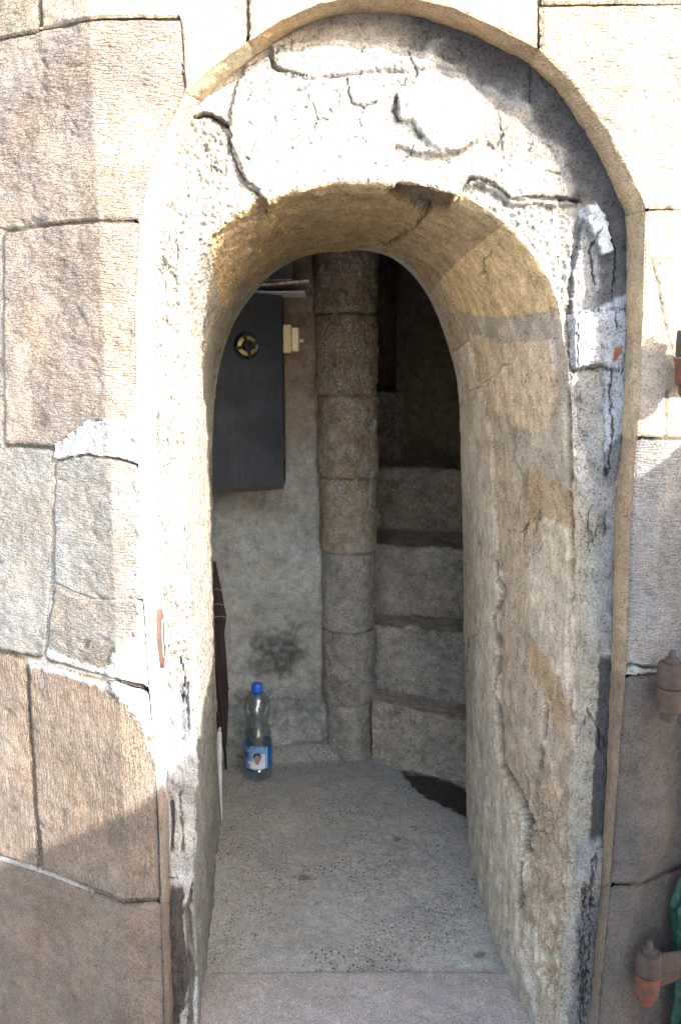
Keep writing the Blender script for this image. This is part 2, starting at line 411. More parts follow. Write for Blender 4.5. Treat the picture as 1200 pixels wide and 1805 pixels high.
    r = len(ring_idx); a = ring_idx; b2 = base_i+np.arange(r)
    Q.append(np.stack([a, np.roll(a, -1), np.roll(b2, -1), b2], -1))
    if lip:                              # moulded edge turning into the rebate
        s0, s1 = sorted((lip_index(*lip[0]), lip_index(*lip[1])))
        if s0 < 12: s0 = 0
        if s1 > NS-13: s1 = NS-1
        idx = np.arange(s0, s1+1); T = 22; t = np.linspace(0, 1, T)[None, :]
        L3 = wallpt(Lc[idx, 0], Lc[idx, 1])[:, None, :]; A3 = unproj(Ac[idx, 0], Ac[idx, 1], YA[idx])[:, None, :]
        tt = t[..., None]
        Yb = L3 + (A3-L3)*tt
        # hollow section: first back, then across
        hf = amp*(0.0022*fbm(L3, 9, 3, seed) + 0.0013*fbm(L3, 45, 3, seed+1) + 0.0007*fbm(L3, 160, 2, seed+2, stretch=(0.6, 0.6, 1.4)))
        dI = np.stack([0.06-L3[..., 0], 0*L3[..., 0], np.minimum(1.42-L3[..., 2], 0)], -1); dI /= np.linalg.norm(dI, axis=-1)[..., None]
        S3 = Yb + dI*(np.sin(math.pi*tt)*0.005)
        # bury the moulding's first rows just under the face
        S3[..., 1] += (0.0016-hf)*(1-sstep(0.0, 0.35, t)) 
        pxs, pys = proj(S3); nn = normals(S3)
        cav = amp*(0.0022*fbm(S3, 14, 3, seed+5) + 0.0012*fbm(S3, 60, 3, seed+6))
        fe = (sstep(0, 0.2, t)) ; S3 = S3 + nn*(cav*fe)[..., None]
        dj = np.minimum((idx-s0), (s1-idx))[:, None]*1.0
        js = (1-sstep(0, 2.5, dj)); 
        if s0 == 0 or s1 == NS-1: pass
        S3 = S3 - nn*(0.0015*js)[..., None]
        sc = add_fields(S3, pxs, pys, strip_col or base, seed+7, 0.22)
        sg = np.full(pxs.shape, rough*0.8); hh = np.zeros(pxs.shape)
        if paint: sc, hh, sg = paint(S3, pxs, pys, sc, hh, sg); S3 = S3+nn*hh[..., None]*0
        b0 = sum(len(x) for x in V); V.append(S3.reshape(-1, 3)); Q.append(gridq(len(idx), T, b0)); C.append(sc.reshape(-1, 3)); G.append(sg.reshape(-1))
    return mesh_np('stone_block', np.concatenate(V), np.concatenate(Q), mat, WALL, np.concatenate(C), np.concatenate(G), label=label)

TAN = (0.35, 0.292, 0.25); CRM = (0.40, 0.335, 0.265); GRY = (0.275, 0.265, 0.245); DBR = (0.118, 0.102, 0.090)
def white_smear(P, px, py, col, h, rg, pts, c=(0.74, 0.73, 0.72), hh=0.003, wdt=3.0, nz=9, seed=80, rr=1.0):
    d = sdist(px, py, pts) + nz*fbm(P, 40, 3, seed) + nz*0.4*fbm(P, 130, 2, seed+1)
    k = sstep(-wdt, wdt, d)
    col = col*(1-k[..., None]) + np.array(c)*(1+0.08*fbm(P, 50, 3, seed+2))[..., None]*k[..., None]
    return col, h + k*hh*(1+0.6*fbm(P, 60, 3, seed+4)), rg*(1-k)+rr*k
def line_paint(P, px, py, col, h, rg, pts, wdt, c=None, dep=0.0, seed=90, nz=2.0):
    d = segdist(px + nz*fbm(P, 60, 3, seed), py + nz*fbm(P, 60, 3, seed+1), pts)
    k = 1-sstep(wdt*0.5, wdt, d)
    if c is not None: col = col*(1-k[..., None]) + np.array(c)*k[..., None]
    return col, h - k*dep, rg
JAMBW = [(236, 690), (300, 640), (420, 900), (400, 1250), (300, 1400), (272, 1370), (262, 1290), (228, 1245), (196, 1218), (190, 1160), (236, 1120), (240, 1060), (240, 830)]
def paint_left(P, px, py, col, h, rg):
    return white_smear(P, px, py, col, h, rg, JAMBW, nz=12)
def paint_b7(P, px, py, col, h, rg):
    col, h, rg = paint_left(P, px, py, col, h, rg)
    return line_paint(P, px, py, col, h, rg, [(78, 1150), (130, 1170), (190, 1190), (215, 1205)], 9, (0.66, 0.65, 0.63), -0.001, 95, 5)
def paint_b9(P, px, py, col, h, rg):
    col, h, rg = paint_left(P, px, py, col, h, rg)
    return line_paint(P, px, py, col, h, rg, [(48, 1170), (100, 1180), (200, 1215)], 7, (0.66, 0.64, 0.61), 0, 96, 5)
def paint_r14(P, px, py, col, h, rg):
    col, h, rg = line_paint(P, px, py, col, h, rg, [(1176, 690), (1175, 772)], 3, (0.16, 0.13, 0.1), 0.005, 98, 2)
    return line_paint(P, px, py, col, h, rg, [(1148, 455), (1160, 500), (1166, 540), (1178, 592), (1192, 640)], 2.6, (0.18, 0.15, 0.12), 0.003, 97, 2)

block([[(-300, -420), (66, -420)], [(-300, 125), (66, 52)]], CRM, M['ash_h'], 1)
block([[(72, -420), (160, -420), (317, -420), (327, -420), (375, -420), (433, -420)],
       [(72, 49), (160, 29), (318, 27), (327, 163), (375, 115), (433, 75)]], (0.37, 0.31, 0.25), M['ash_s'], 2, lip=((328, 163), (437, 73)), strip_col=(0.5, 0.42, 0.29), rough=0.8)
block([[(-300, 130), (0, 72), (72, 54), (160, 34), (320, 32)], [(-300, 180), (0, 130), (72, 120), (165, 110), (325, 163)],
       [(-300, 260), (0, 220), (72, 215), (168, 210), (294, 228)], [(-300, 370), (0, 305), (72, 300), (172, 295), (264, 310)],
       [(-300, 470), (0, 404), (95, 392), (174, 385), (246, 385)]], TAN, M['ash_h'], 3, lip=((328, 163), (246, 388)), strip_col=(0.62, 0.54, 0.44),
      chips=[(60, 405, 30, 0.004), (120, 40, 18, 0.004)])
block([[(-300, 477), (-2, 411)], [(-300, 800), (1, 782)]], TAN, M['ash_h'], 4)
block([[(5, 411), (95, 397), (174, 391), (246, 392)], [(5, 560), (95, 560), (178, 560), (238, 560)], [(8, 782), (90, 786), (168, 742), (242, 760)]], TAN, M['ash_h'], 5,
      lip=((246, 388), (243, 792)), strip_col=(0.62, 0.54, 0.44), paint=paint_left, chips=[(70, 460, 50, 0.002), (225, 590, 14, 0.004)])
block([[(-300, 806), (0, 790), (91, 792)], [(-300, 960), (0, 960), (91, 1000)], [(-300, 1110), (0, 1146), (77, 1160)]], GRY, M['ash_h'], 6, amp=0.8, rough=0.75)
block([[(95, 816), (150, 803), (180, 806), (243, 822)], [(94, 1027), (160, 1056), (190, 1058), (252, 1056)]], GRY, M['ash_h'], 7, lip=((243, 792), (252, 1058)),
      strip_col=(0.66, 0.62, 0.56), paint=paint_left, rough=0.8)
block([[(94, 1031), (160, 1060), (190, 1062), (252, 1060)], [(79, 1162), (115, 1172), (188, 1192), (262, 1210)]], (0.27, 0.25, 0.225), M['ash_h'], 8, lip=((252, 1058), (262, 1216)),
      strip_col=(0.68, 0.64, 0.58), paint=paint_b7, rough=0.85, chips=[(148, 1135, 9, 0.006)])
block([[(-300, 1120), (0, 1152), (41, 1163)], [(-300, 1400), (0, 1510), (66, 1531)]], (0.29, 0.235, 0.19), M['ash_v'], 9)
block([[(48, 1168), (110, 1179), (190, 1199), (262, 1222)], [(58, 1350), (115, 1350), (200, 1350), (274, 1350)], [(76, 1532), (112, 1548), (215, 1588), (281, 1586)]], (0.27, 0.215, 0.17), M['ash_v'], 10,
      lip=((262, 1216), (284, 1592)), strip_col=(0.34, 0.275, 0.22), paint=paint_b9)
block([[(-300, 1410), (0, 1518), (68, 1539), (112, 1555), (215, 1597), (284, 1594)], [(-300, 2010), (0, 2010), (68, 2010), (130, 2010), (225, 2010), (292, 1990)]], (0.165, 0.13, 0.106), M['ash_s'], 11,  # base colour lowered to deepen the shade on this block
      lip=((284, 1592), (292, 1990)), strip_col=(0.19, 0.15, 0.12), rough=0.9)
# right half
block([[(440, -420), (495, -420), (560, -420), (640, -420), (730, -420), (800, -420), (870, -420), (947, -420)],
       [(440, 70), (495, 34), (560, 5), (640, -10), (730, -4), (800, 13), (870, 44), (947, 84)]], CRM, M['ash_s'], 12, lip=((437, 73), (950, 87)), strip_col=(0.34, 0.255, 0.165), rough=0.9)
block([[(955, -420), (1400, -420)], [(955, 4), (1400, 0)]], CRM, M['ash_s'], 13)
block([[(953, 10), (1165, 7), (1400, 5)], [(953, 90), (1165, 90), (1400, 90)], [(1010, 145), (1165, 145), (1400, 145)], [(1060, 215), (1165, 215), (1400, 215)], [(1100, 290), (1168, 290), (1400, 290)], [(1136, 366), (1168, 366), (1400, 372)]],
      CRM, M['ash_h'], 14, lip=((950, 87), (1137, 370)), strip_col=(0.38, 0.29, 0.185), rough=0.8)
block([[(1138, 372), (1165, 370), (1400, 377)], [(1133, 560), (1165, 560), (1400, 560)], [(1124, 768), (1165, 770), (1400, 772)]], CRM, M['ash_s'], 15, lip=((1137, 370), (1124, 772)),
      strip_col=(0.42, 0.33, 0.21), paint=paint_r14)
block([[(1123, 776), (1165, 776), (1400, 778)], [(1113, 900), (1165, 900), (1400, 900)], [(1103, 1170), (1160, 1176), (1400, 1180)]], (0.26, 0.25, 0.242), M['ash_h'], 16, lip=((1124, 772), (1103, 1185)),
      strip_col=(0.40, 0.30, 0.19), rough=0.7)
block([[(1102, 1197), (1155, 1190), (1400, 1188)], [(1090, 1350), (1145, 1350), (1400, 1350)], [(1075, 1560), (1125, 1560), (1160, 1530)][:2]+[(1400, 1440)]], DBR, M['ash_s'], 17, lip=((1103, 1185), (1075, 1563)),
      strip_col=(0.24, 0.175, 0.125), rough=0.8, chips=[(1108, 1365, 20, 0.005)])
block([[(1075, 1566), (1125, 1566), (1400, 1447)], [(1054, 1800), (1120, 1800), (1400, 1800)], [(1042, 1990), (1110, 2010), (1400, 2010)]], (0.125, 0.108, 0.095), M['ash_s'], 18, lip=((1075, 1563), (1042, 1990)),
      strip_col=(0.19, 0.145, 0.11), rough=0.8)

# mortar fillings: a lumpy white repair on the left, a crumbly seam on the right
def filler(levels, base, seed, proud=0.004, lump=0.006, name='mortar_repair', fall=5.0):
    lv = np.array(levels, float); K, J, _ = lv.shape; n = 70; m = 90
    u = np.linspace(0, K-1, n); v = np.linspace(0, J-1, m); i = np.minimum(u.astype(int), K-2); j = np.minimum(v.astype(int), J-2)
    fu = (u-i)[:, None, None]; fv = (v-j)[None, :, None]
    g = (lv[i][:, j]*(1-fu)*(1-fv) + lv[i+1][:, j]*fu*(1-fv) + lv[i][:, j+1]*(1-fu)*fv + lv[i+1][:, j+1]*fu*fv)
    P0 = wallpt(g[..., 0], g[..., 1]); px = g[..., 0]+5*fbm(P0, 45, 3, seed); py = g[..., 1]+5*fbm(P0, 45, 3, seed+1)
    P = wallpt(px, py); bd = np.concatenate([g[0], g[1:, -1], g[-1, ::-1][1:], g[::-1, 0][1:]])[::2]
    d = segdist(g[..., 0], g[..., 1], bd, True)
    h = -0.014*(1-sstep(0, fall, d)) + proud + lump*fbm(P0, 55, 4, seed+2)
    P = P + normals(P)*h[..., None]
    return mesh_np(name, P, gridq(n, m), M['plaster'], WALL, add_fields(P0, px, py, base, seed, 0.15), np.full(px.shape, 1.0))
filler([[(92, 783), (145, 745), (180, 733), (222, 735)], [(95, 815), (150, 803), (190, 808), (246, 822)]], (0.66, 0.66, 0.67), 21, 0.002, 0.0045)
filler([[(1100, 1172), (1130, 1176), (1165, 1178)], [(1100, 1196), (1130, 1194), (1165, 1190)]], (0.46, 0.45, 0.42), 22, -0.001, 0.004, 'mortar_seam')
filler([[(215, 740), (246, 700)], [(215, 775), (246, 824)]], (0.7, 0.69, 0.67), 23, 0.001, 0.005)

# bed behind the joints
gx, gy = np.meshgrid(np.arange(-310, 1411, 6.0), np.arange(-430, 2021, 6.0), indexing='ij')
WJ = [[(93, 800), (94, 1027), (78, 1165)], [(95, 1028), (160, 1058), (240, 1058)], [(2, 400), (4, 785)], [(48, 1166), (110, 1177), (200, 1200)], [(0, 1514), (68, 1535), (112, 1551), (160, 1575)]]
wj = np.min([segdist(gx, gy, p_) for p_ in WJ], 0); wk = 1-sstep(3, 9, wj)
PB = wallpt(gx, gy, 0.0085 - 0.0055*wk); cB = np.array((0.15, 0.13, 0.11))*(1-wk[..., None]) + np.array((0.38, 0.36, 0.33))*wk[..., None]; q = gridq(*gx.shape)
cx = gx.ravel()[q].mean(1); cy = gy.ravel()[q].mean(1)
Lpoly = np.concatenate([Lc[::8], [[1042, 2400], [292, 2400]]])
keep = sdist(cx, cy, Lpoly) < -7
mesh_np('mortar_bed', PB, q[keep], M['plaster'], WALL, cB, np.ones(gx.shape))

# ------------------------------------------------------------------ plastered surround: face of the rebate, arris, deep reveal and soffit
s_ = np.arange(NS)
def depthC():
    z = np.full(NS, 2.30); return z
YBk = YA+0.012
A3 = unproj(Ac[:, 0], Ac[:, 1], YA); B3 = unproj(Bc[:, 0], Bc[:, 1], YBk); C3 = unproj(Cc[:, 0], Cc[:, 1], depthC())
L3s = unproj(Lc[:, 0], Lc[:, 1], YA+0.004)
side = np.clip((s_ - (SEG[0]+SEG[1]))/(SEG[2]), 0, 1)       # 0 on the left and the crown, 1 on the right jamb
Mid = B3 + (C3-B3)*0.35; Mid[:, 0] -= 0.028*side
nA, nB1, nB2 = 96, 70, 110
rows = [A3 + (L3s-A3)*f for f in (0.9, 0.5)] + [A3 + (B3-A3)*f for f in np.linspace(0, 1, nA, endpoint=False)]
# rounded arris, then the reveal as a quadratic through Mid
for f in np.concatenate([np.linspace(0, 0.35, nB1, endpoint=False), np.linspace(0.35, 1, nB2)]):
    l0 = (f-0.35)*(f-1)/(0.35); l1 = f*(f-1)/(0.35*(0.35-1)); l2 = f*(f-0.35)/(1*(1-0.35))
    rows.append(B3*l0 + Mid*l1 + C3*l2)
G0 = np.stack(rows, 1)                                    # NS x T x 3
T = G0.shape[1]; iB = 2+nA
# round the arris
for _ in range(5):
    a = slice(iB-4, iB+5); G0[:, a] = 0.25*G0[:, iB-5:iB+4] + 0.5*G0[:, a] + 0.25*G0[:, iB-3:iB+6]
PX, PY = proj(G0); nrm = normals(G0)
tI = np.arange(T)[None, :]*np.ones((NS, 1)); sI = s_[:, None]*np.ones((1, T))
face = tI < iB; rev = ~face; rt = np.clip((tI-iB)/(T-1-iB), 0, 1)
right = (sI > SEG[0]+SEG[1]+SEG[2]*0.45); left = sI < SEG[0]+SEG[1]*0.55
F = lambda sc, o=3, sd=0, **k: fbm(G0, sc, o, sd, **k)
n6, n20, n60, n150 = F(6, 3, 1), F(20, 3, 2), F(60, 3, 3), F(150, 2, 4)
wk_ = 1-0.55*rev
wobx, woby = F(35, 3, 5)*wk_, F(35, 3, 6)*wk_; wob2 = (F(120, 2, 7) + 0.5*F(300, 1, 8))*wk_
col = np.zeros(G0.shape); h = np.zeros(PX.shape); rg = np.ones(PX.shape)
def C_(c): return np.array(c)[None, None, :]
def mask(pts, nz=7, wdt=2.0, only=None):
    d = sdist(PX, PY, pts) + nz*(wobx + 0.5*wob2); k = sstep(-wdt, wdt, d)
    if only is not None: k = k*only
    return k
def put(k, c, hh=0.0, r=None, tone=0.12, set_h=False):
    global col, h, rg
    cc = C_(c)*(1+tone*n20+0.08*n60)[..., None]
    col = col*(1-k[..., None]) + cc*k[..., None]
    if set_h: h = h*(1-k)+hh*k
    else: h = h + hh*k
    if r is not None: rg = rg*(1-k)+r*k
gx1, gy1, gx2 = F(95, 2, 61)*wk_, F(95, 2, 62)*wk_, F(28, 2, 63)
def groove(pts, wdt, dep, nz=4, dark=0.35, only=None):
    global col, h
    d = segdist(PX+nz*(0.8*gx1+0.5*wob2), PY+nz*(0.8*gy1+0.3*wob2), pts); wv = wdt*np.clip(0.75+1.1*gx2, 0.25, 1.5); k = (1-sstep(wv*0.25, wv, d))
    if only is not None: k = k*only
    h = h-dep*k; col = col*(1-(1-dark)*k[..., None]*0.8)
def ledge(pts, dep, reach, nz=4, sgn=1):
    """surface sinks on one side of a broken line and climbs back over 'reach' pixels"""
    global h
    p = np.array(pts, float); x = PX+nz*wobx+nz*0.5*wob2; y = PY+nz*woby
    d = segdist(x, y, p)
    # side of the line from the nearest segment
    best = np.full(d.shape, 1e9); sd = np.zeros(d.shape); along = np.zeros(d.shape)
    for i in range(len(p)-1):
        a, b = p[i], p[i+1]; e = b-a; L = e@e; t_ = ((x-a[0])*e[0]+(y-a[1])*e[1])/L; t = np.clip(t_, 0, 1)
        dd = np.hypot(x-a[0]-t*e[0], y-a[1]-t*e[1]); cr = (e[0]*(y-a[1])-e[1]*(x-a[0]))/math.sqrt(L)
        m_ = dd < best; best = np.where(m_, dd, best); sd = np.where(m_, cr, sd)
        end = ((i == 0) & (t_ < 0)) | ((i == len(p)-2) & (t_ > 1)); along = np.where(m_, np.where(end, dd, 0), along)
    s2 = sd*sgn
    k = sstep(0, 2.5, s2)*np.exp(-np.maximum(s2, 0)/reach)*np.exp(-(along/6)**2)
    h = h - dep*k
    return k
# --- base coat
put(np.ones(PX.shape), (0.52, 0.495, 0.46), 0)
h = h + 0.004*n6 + 0.0025*n20
pit = sstep(0.25, 0.7, n60)
# --- rough exposed stone on the left jamb and shoulder
rough_left = mask([(200, 190), (345, 205), (372, 200), (402, 216), (408, 262), (436, 322), (466, 352), (520, 420), (380, 700), (400, 1180), (330, 1400), (200, 1400)], 6, 3)
put(rough_left, (0.42, 0.395, 0.36), 0.0, 1.0)
lowm = sstep(-0.25, 0.35, F(11, 2, 64)); h = h + rough_left*(0.004*F(24, 3, 65) + 0.003*n60*lowm + 0.003*ridged(G0, 70, 2, 66)*lowm + 0.002*n150) - rough_left*0.005*pit*lowm
# left arris strip: smoother rendered return beside the rough
# --- white plaster of the tympanum: flaking coats
put(mask([(405, 215), (430, 120), (520, 76), (640, 74), (760, 92), (815, 128), (850, 168), (853, 215), (842, 245), (808, 268), (760, 272), (700, 262), (680, 300), (700, 330), (640, 330), (540, 330), (470, 352), (438, 322), (408, 262)], 6, 2), (0.50, 0.49, 0.47), 0.010, 0.9)
put(mask([(478, 74), (640, 66), (770, 96), (812, 126), (740, 122), (640, 132), (545, 140), (490, 124)], 5, 2), (0.43, 0.42, 0.41), 0.006, 0.8)
put(mask([(700, 175), (800, 140), (848, 168), (853, 215), (840, 245), (806, 266), (760, 262), (742, 236), (704, 212)], 5, 1.6), (0.60, 0.60, 0.59), 0.007, 0.5)
put(mask([(536, 95), (536, 330), (470, 340), (470, 95)], 6, 6), (0.46, 0.445, 0.42), 0.001, 1.0)
# grey scratched plaster to the right, bare where the coats have gone
gp = mask([(812, 128), (850, 168), (853, 215), (842, 245), (808, 268), (740, 275), (690, 295), (760, 340), (805, 342), (830, 308), (870, 316), (905, 345), (1060, 352), (1060, 240), (980, 130), (860, 70), (780, 60), (770, 96)], 5, 2)
put(gp, (0.27, 0.255, 0.235), 0.0, 0.6)
put(mask([(690, 292), (760, 280), (850, 262), (960, 300), (1020, 345), (905, 343), (872, 314), (830, 306), (803, 340), (745, 326), (700, 322)], 7, 8, None)*0.75, (0.42, 0.40, 0.375))
# sooty band under the rebate edge, darkened with painted shade of the arch
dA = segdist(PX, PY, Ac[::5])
soot_shade = (1-sstep(38, 115, dA + 22*n20 + 10*n60))*sstep(640, 760, PX + 30*n20)*face*(1-sstep(560, 700, PY))
put(soot_shade*0.95, (0.062, 0.064, 0.071), 0.0, 0.6, 0.35)
soot_shade2 = (1-sstep(18, 60, dA + 16*n20))*sstep(470, 560, PX)*(1-sstep(640, 760, PX))*face
put(soot_shade2*0.65, (0.22, 0.19, 0.16), 0, 0.6, 0.3)
put((1-sstep(0, 12, np.abs(dA-70+20*n20)))*soot_shade*0.5, (0.34, 0.36, 0.40), 0, None, 0.3)
# --- the broken ledge over the right shoulder
rs = mask([(822, 330), (845, 322), (872, 332), (905, 356), (1022, 358), (1034, 380), (1022, 430), (1010, 480), (1012, 660), (960, 640), (930, 560), (900, 470), (850, 400), (800, 372), (805, 350)], 5, 2.0, face*1.0)
put(rs, (0.56, 0.54, 0.505), -0.012, 1.0)
h = h + rs*(0.006*F(38, 3, 11) + 0.005*n60 + 0.003*n150)
ledge([(805, 347), (826, 312), (846, 313), (870, 322), (902, 346), (950, 344), (1022, 352)], 0.012, 18, 3, 1)
groove([(805, 347), (826, 312), (846, 313), (870, 322), (902, 346), (950, 344), (1022, 352)], 3.0, 0.012, 3)
# blue-grey flaking pieces at the right springing
put(mask([(1022, 372), (1050, 356), (1072, 395), (1080, 440), (1060, 450), (1035, 400)], 4, 2), (0.42, 0.45, 0.49), 0.010, 0.5)
put(mask([(1020, 380), (1040, 400), (1062, 470), (1050, 560), (1000, 560), (1008, 470)], 5, 2, face), (0.30, 0.30, 0.31), -0.006, 0.9)
put(mask([(1002, 555), (1052, 540), (1056, 640), (1008, 652)], 4, 2, face), (0.35, 0.37, 0.41), 0.010, 0.6)
put(mask([(1052, 540), (1104, 520), (1100, 760), (1076, 900), (1060, 800), (1056, 660)], 6, 3, face), (0.40, 0.42, 0.46), 0.002, 0.8)
put(mask([(1008, 652), (1062, 640), (1066, 700), (1064, 860), (1040, 840), (1020, 760)], 5, 2, face), (0.38, 0.37, 0.35), -0.006, 1.0)
put(mask([(1062, 800), (1100, 760), (1092, 830), (1072, 900)], 4, 3, face), (0.16, 0.16, 0.17), 0, 0.7)
put(mask([(1078, 610), (1094, 612), (1092, 634), (1080, 636)], 4, 2, face), (0.34, 0.13, 0.08))
groove([(1072, 395), (1085, 450), (1078, 520), (1086, 580)], 3, 0.008)
groove([(1010, 556), (1040, 548), (1100, 545)], 3, 0.006); groove([(1010, 655), (1060, 648), (1098, 655)], 3, 0.009)
groove([(1016, 570), (1016, 640)], 2.6, 0.006); groove([(1078, 655), (1074, 700), (1080, 760), (1068, 840)], 3.2, 0.009); groove([(1058, 400), (1040, 440), (1050, 500)], 3, 0.007)
# --- face of the right jamb lower down
fr = face*sstep(840, 900, PY+20*n20)*right
put(fr*mask([(1010, 830), (1100, 830), (1080, 1990), (950, 1990)], 3, 3), (0.37, 0.335, 0.27), 0.0, 0.8)
dB = segdist(PX, PY, Bc[::5])
put(fr*sstep(22, 34, dB+8*n60)*(1-sstep(1140, 1160, PY+10*n60)), (0.25, 0.245, 0.235), 0.003, 0.6)
put(fr*sstep(33, 38, dB+3*n60)*sstep(1152, 1160, PY)*(1-sstep(1530, 1545, PY+8*n60)), (0.06, 0.058, 0.06), 0.004, 0.5)
put(fr*sstep(20, 32, dB+8*n20)*sstep(1560, 1600, PY+10*n60), (0.19, 0.175, 0.17), 0.004, 0.9)
put(fr*sstep(12, 20, dB+8*n20)*sstep(1470, 1490, PY+10*n60)*(1-sstep(1550, 1570, PY+10*n60)), (0.36, 0.34, 0.32), 0.010, 1.0)
for (x, y0, y1) in ((1046, 1500, 1800), (1030, 1560, 1990)): groove([(x, y0), (x-8, (y0+y1)/2), (x-20, y1)], 4, 0.010, 8)
# --- the right reveal: stones under patches of render
rr_ = rev*1.0
right_rev = rr_*right
put(right_rev, (0.56, 0.48, 0.36), 0, 0.9)
str_ = fbm(G0, 1, 4, 31, stretch=(60, 60, 9))           # weathering that runs down the wall
h = h + right_rev*(0.0008*str_ + 0.0010*n20 + 0.0007*n60)
gold = (0.70, 0.55, 0.32)
put(mask([(700, 420), (745, 378), (800, 345), (860, 372), (930, 432), (978, 512), (985, 545), (940, 552), (870, 560), (810, 552), (770, 480)], 6, 3, rr_), gold, 0.004, 0.8)
put(mask([(826, 582), (870, 592), (880, 602), (975, 596), (985, 690), (965, 765), (905, 752), (872, 720), (842, 640)], 7, 3, rr_), (0.70, 0.58, 0.41), 0.006, 0.9)
put(mask([(800, 545), (870, 560), (985, 545), (1003, 640), (1010, 700), (990, 680), (975, 596), (880, 602), (830, 580)], 8, 3, rr_), (0.44, 0.40, 0.32), 0.001, 0.7)
put(mask([(872, 720), (905, 752), (965, 765), (990, 690), (1012, 700), (1018, 830), (960, 880), (920, 870), (900, 800)], 8, 3, rr_), (0.46, 0.42, 0.33), 0.002, 0.7)
put(mask([(925, 825), (970, 840), (1010, 870), (1015, 1000), (985, 1010), (940, 960), (925, 880)], 8, 6, rr_), (0.50, 0.39, 0.25), 0.0, 0.9)
# smooth cement strip next to the inner edge
cem = mask([(800, 620), (828, 600), (846, 680), (868, 760), (874, 900), (882, 1010), (876, 1100), (880, 1200), (876, 1310), (900, 1400), (935, 1450), (928, 1520), (914, 1640), (935, 1720), (960, 1830), (930, 1990), (800, 1990), (780, 1300)], 3, 2.5, right_rev)
put(cem, (0.50, 0.455, 0.36), 0.007, 0.45)
put(cem*(1-sstep(855, 872, PX+4*n20))*sstep(700, 900, PY), (0.42, 0.40, 0.33), 0.0, 0.25)
put(mask([(800, 880), (834, 880), (846, 1100), (838, 1300), (800, 1300)], 6, 6, right_rev)*0.6, (0.25, 0.24, 0.20), 0, 0.2)
crackR = [(874, 990), (884, 1045), (872, 1090), (878, 1150), (874, 1210), (880, 1300), (888, 1350), (915, 1400), (930, 1445), (922, 1520), (916, 1600)]
groove(crackR, 3.4, 0.012, 3, 0.2); ledge(crackR, 0.006, 14, 3, -1)
groove([(922, 1410), (932, 1450), (926, 1500)], 7, 0.016, 4, 0.25)
groove([(1002, 690), (1006, 860), (1009, 1000), (1005, 1080), (1007, 1160), (1003, 1255)], 5, 0.014, 3, 0.1)
groove([(915, 770), (905, 800), (920, 840), (912, 900)], 2.5, 0.006, 5, 0.5)
groove([(968, 1030), (962, 1100), (958, 1140)], 2.0, 0.004, 4, 0.5)
ledge([(960, 1235), (958, 1290), (945, 1360)], 0.010, 22, 3, -1); groove([(960, 1235), (956, 1290), (944, 1365)], 4, 0.012, 4, 0.3)
put(mask([(930, 1040), (940, 960), (960, 910), (1005, 930), (1012, 1255), (960, 1160), (935, 1110)], 12, 2, rr_), (0.50, 0.445, 0.345), 0.006, 0.5)
put(mask([(925, 1110), (970, 1160), (1004, 1260), (990, 1330), (960, 1230), (930, 1170)], 8, 5, rr_), (0.56, 0.44, 0.27), 0, 0.9)
rub = mask([(905, 1380), (1000, 1330), (1000, 1560), (980, 1800), (960, 1740), (918, 1640), (932, 1520), (936, 1440)], 6, 5, rr_)
put(rub, (0.56, 0.46, 0.33), -0.004, 1.0); h = h + rub*(0.006*F(26, 3, 13) + 0.005*n60)
lum = mask([(935, 1590), (985, 1590), (978, 1760), (935, 1710), (915, 1640)], 8, 5, rr_)
put(lum*sstep(-0.1, 0.5, F(30, 2, 15)), (0.70, 0.65, 0.50), 0.006, 0.9)
put(mask([(890, 1640), (915, 1650), (940, 1730), (965, 1850), (960, 1990), (880, 1990), (870, 1720)], 6, 4, rr_), (0.42, 0.395, 0.33), 0.006, 0.5)
# --- crown of the soffit
crown = rr_*(sI > SEG[0]+SEG[1]*0.30)*(~right) 
put(crown, (0.52, 0.40, 0.25), 0.0, 0.9)
put(mask([(468, 350), (560, 330), (690, 330), (748, 365), (735, 392), (700, 425), (600, 438), (470, 470), (440, 440)], 5, 3, rr_), (0.50, 0.37, 0.205), 0.006, 1.0)
h = h + crown*(0.002*F(1, 3, 17, stretch=(30, 30, 120)))
put(mask([(740, 330), (800, 346), (790, 372), (752, 376), (690, 335), (680, 322)], 4, 2, rr_), (0.22, 0.175, 0.12), -0.016, 0.9)  # hollow behind the plaster edge, its shadow painted dark as well
groove([(752, 374), (735, 395), (705, 412), (678, 434)], 4, 0.010, 4, 0.5)
groove([(668, 430), (684, 428)], 7, 0.016, 2, 0.15)
# --- left reveal
lrev = rr_*left
put(lrev*sstep(0.55, 0.8, rt + 0.2*n20), (0.34, 0.31, 0.26), 0.0, 0.9)
put(lrev*sstep(1150, 1350, PY+40*n20), (0.33, 0.325, 0.30), 0.0, 1.0)
h = h + lrev*0.004*fbm(G0, 1, 4, 37, stretch=(60, 40, 10))*sstep(1100, 1300, PY)
put(rr_*(rt > 0.93)*1.0, (0.42, 0.41, 0.36), 0.003, 0.15)
# tooled damage on the low left jamb
lj = face*left*sstep(1180, 1260, PY+25*n20)
put(lj, (0.50, 0.49, 0.47), 0.0, 0.9); h = h + lj*(0.006*fbm(G0, 1, 4, 35, stretch=(70, 70, 12)) + 0.003*n60)
put(mask([(296, 1555), (322, 1562), (324, 1640), (334, 1720), (318, 1800), (300, 1990), (290, 1990)], 4, 2, face), (0.10, 0.085, 0.085), 0.008, 1.0)
put(mask([(326, 1620), (340, 1560), (348, 1640), (340, 1760), (330, 1990), (318, 1990), (334, 1730)], 4, 2, face), (0.20, 0.185, 0.165), -0.008, 1.0)
put(mask([(318, 1215), (334, 1200), (336, 1300), (322, 1310)], 4, 2), (0.24, 0.24, 0.26), -0.006, 1.0)
groove([(304, 1415), (306, 1450), (303, 1500)], 3.4, 0.014, 2, 0.15); groove([(296, 1548), (318, 1552)], 4, 0.012)
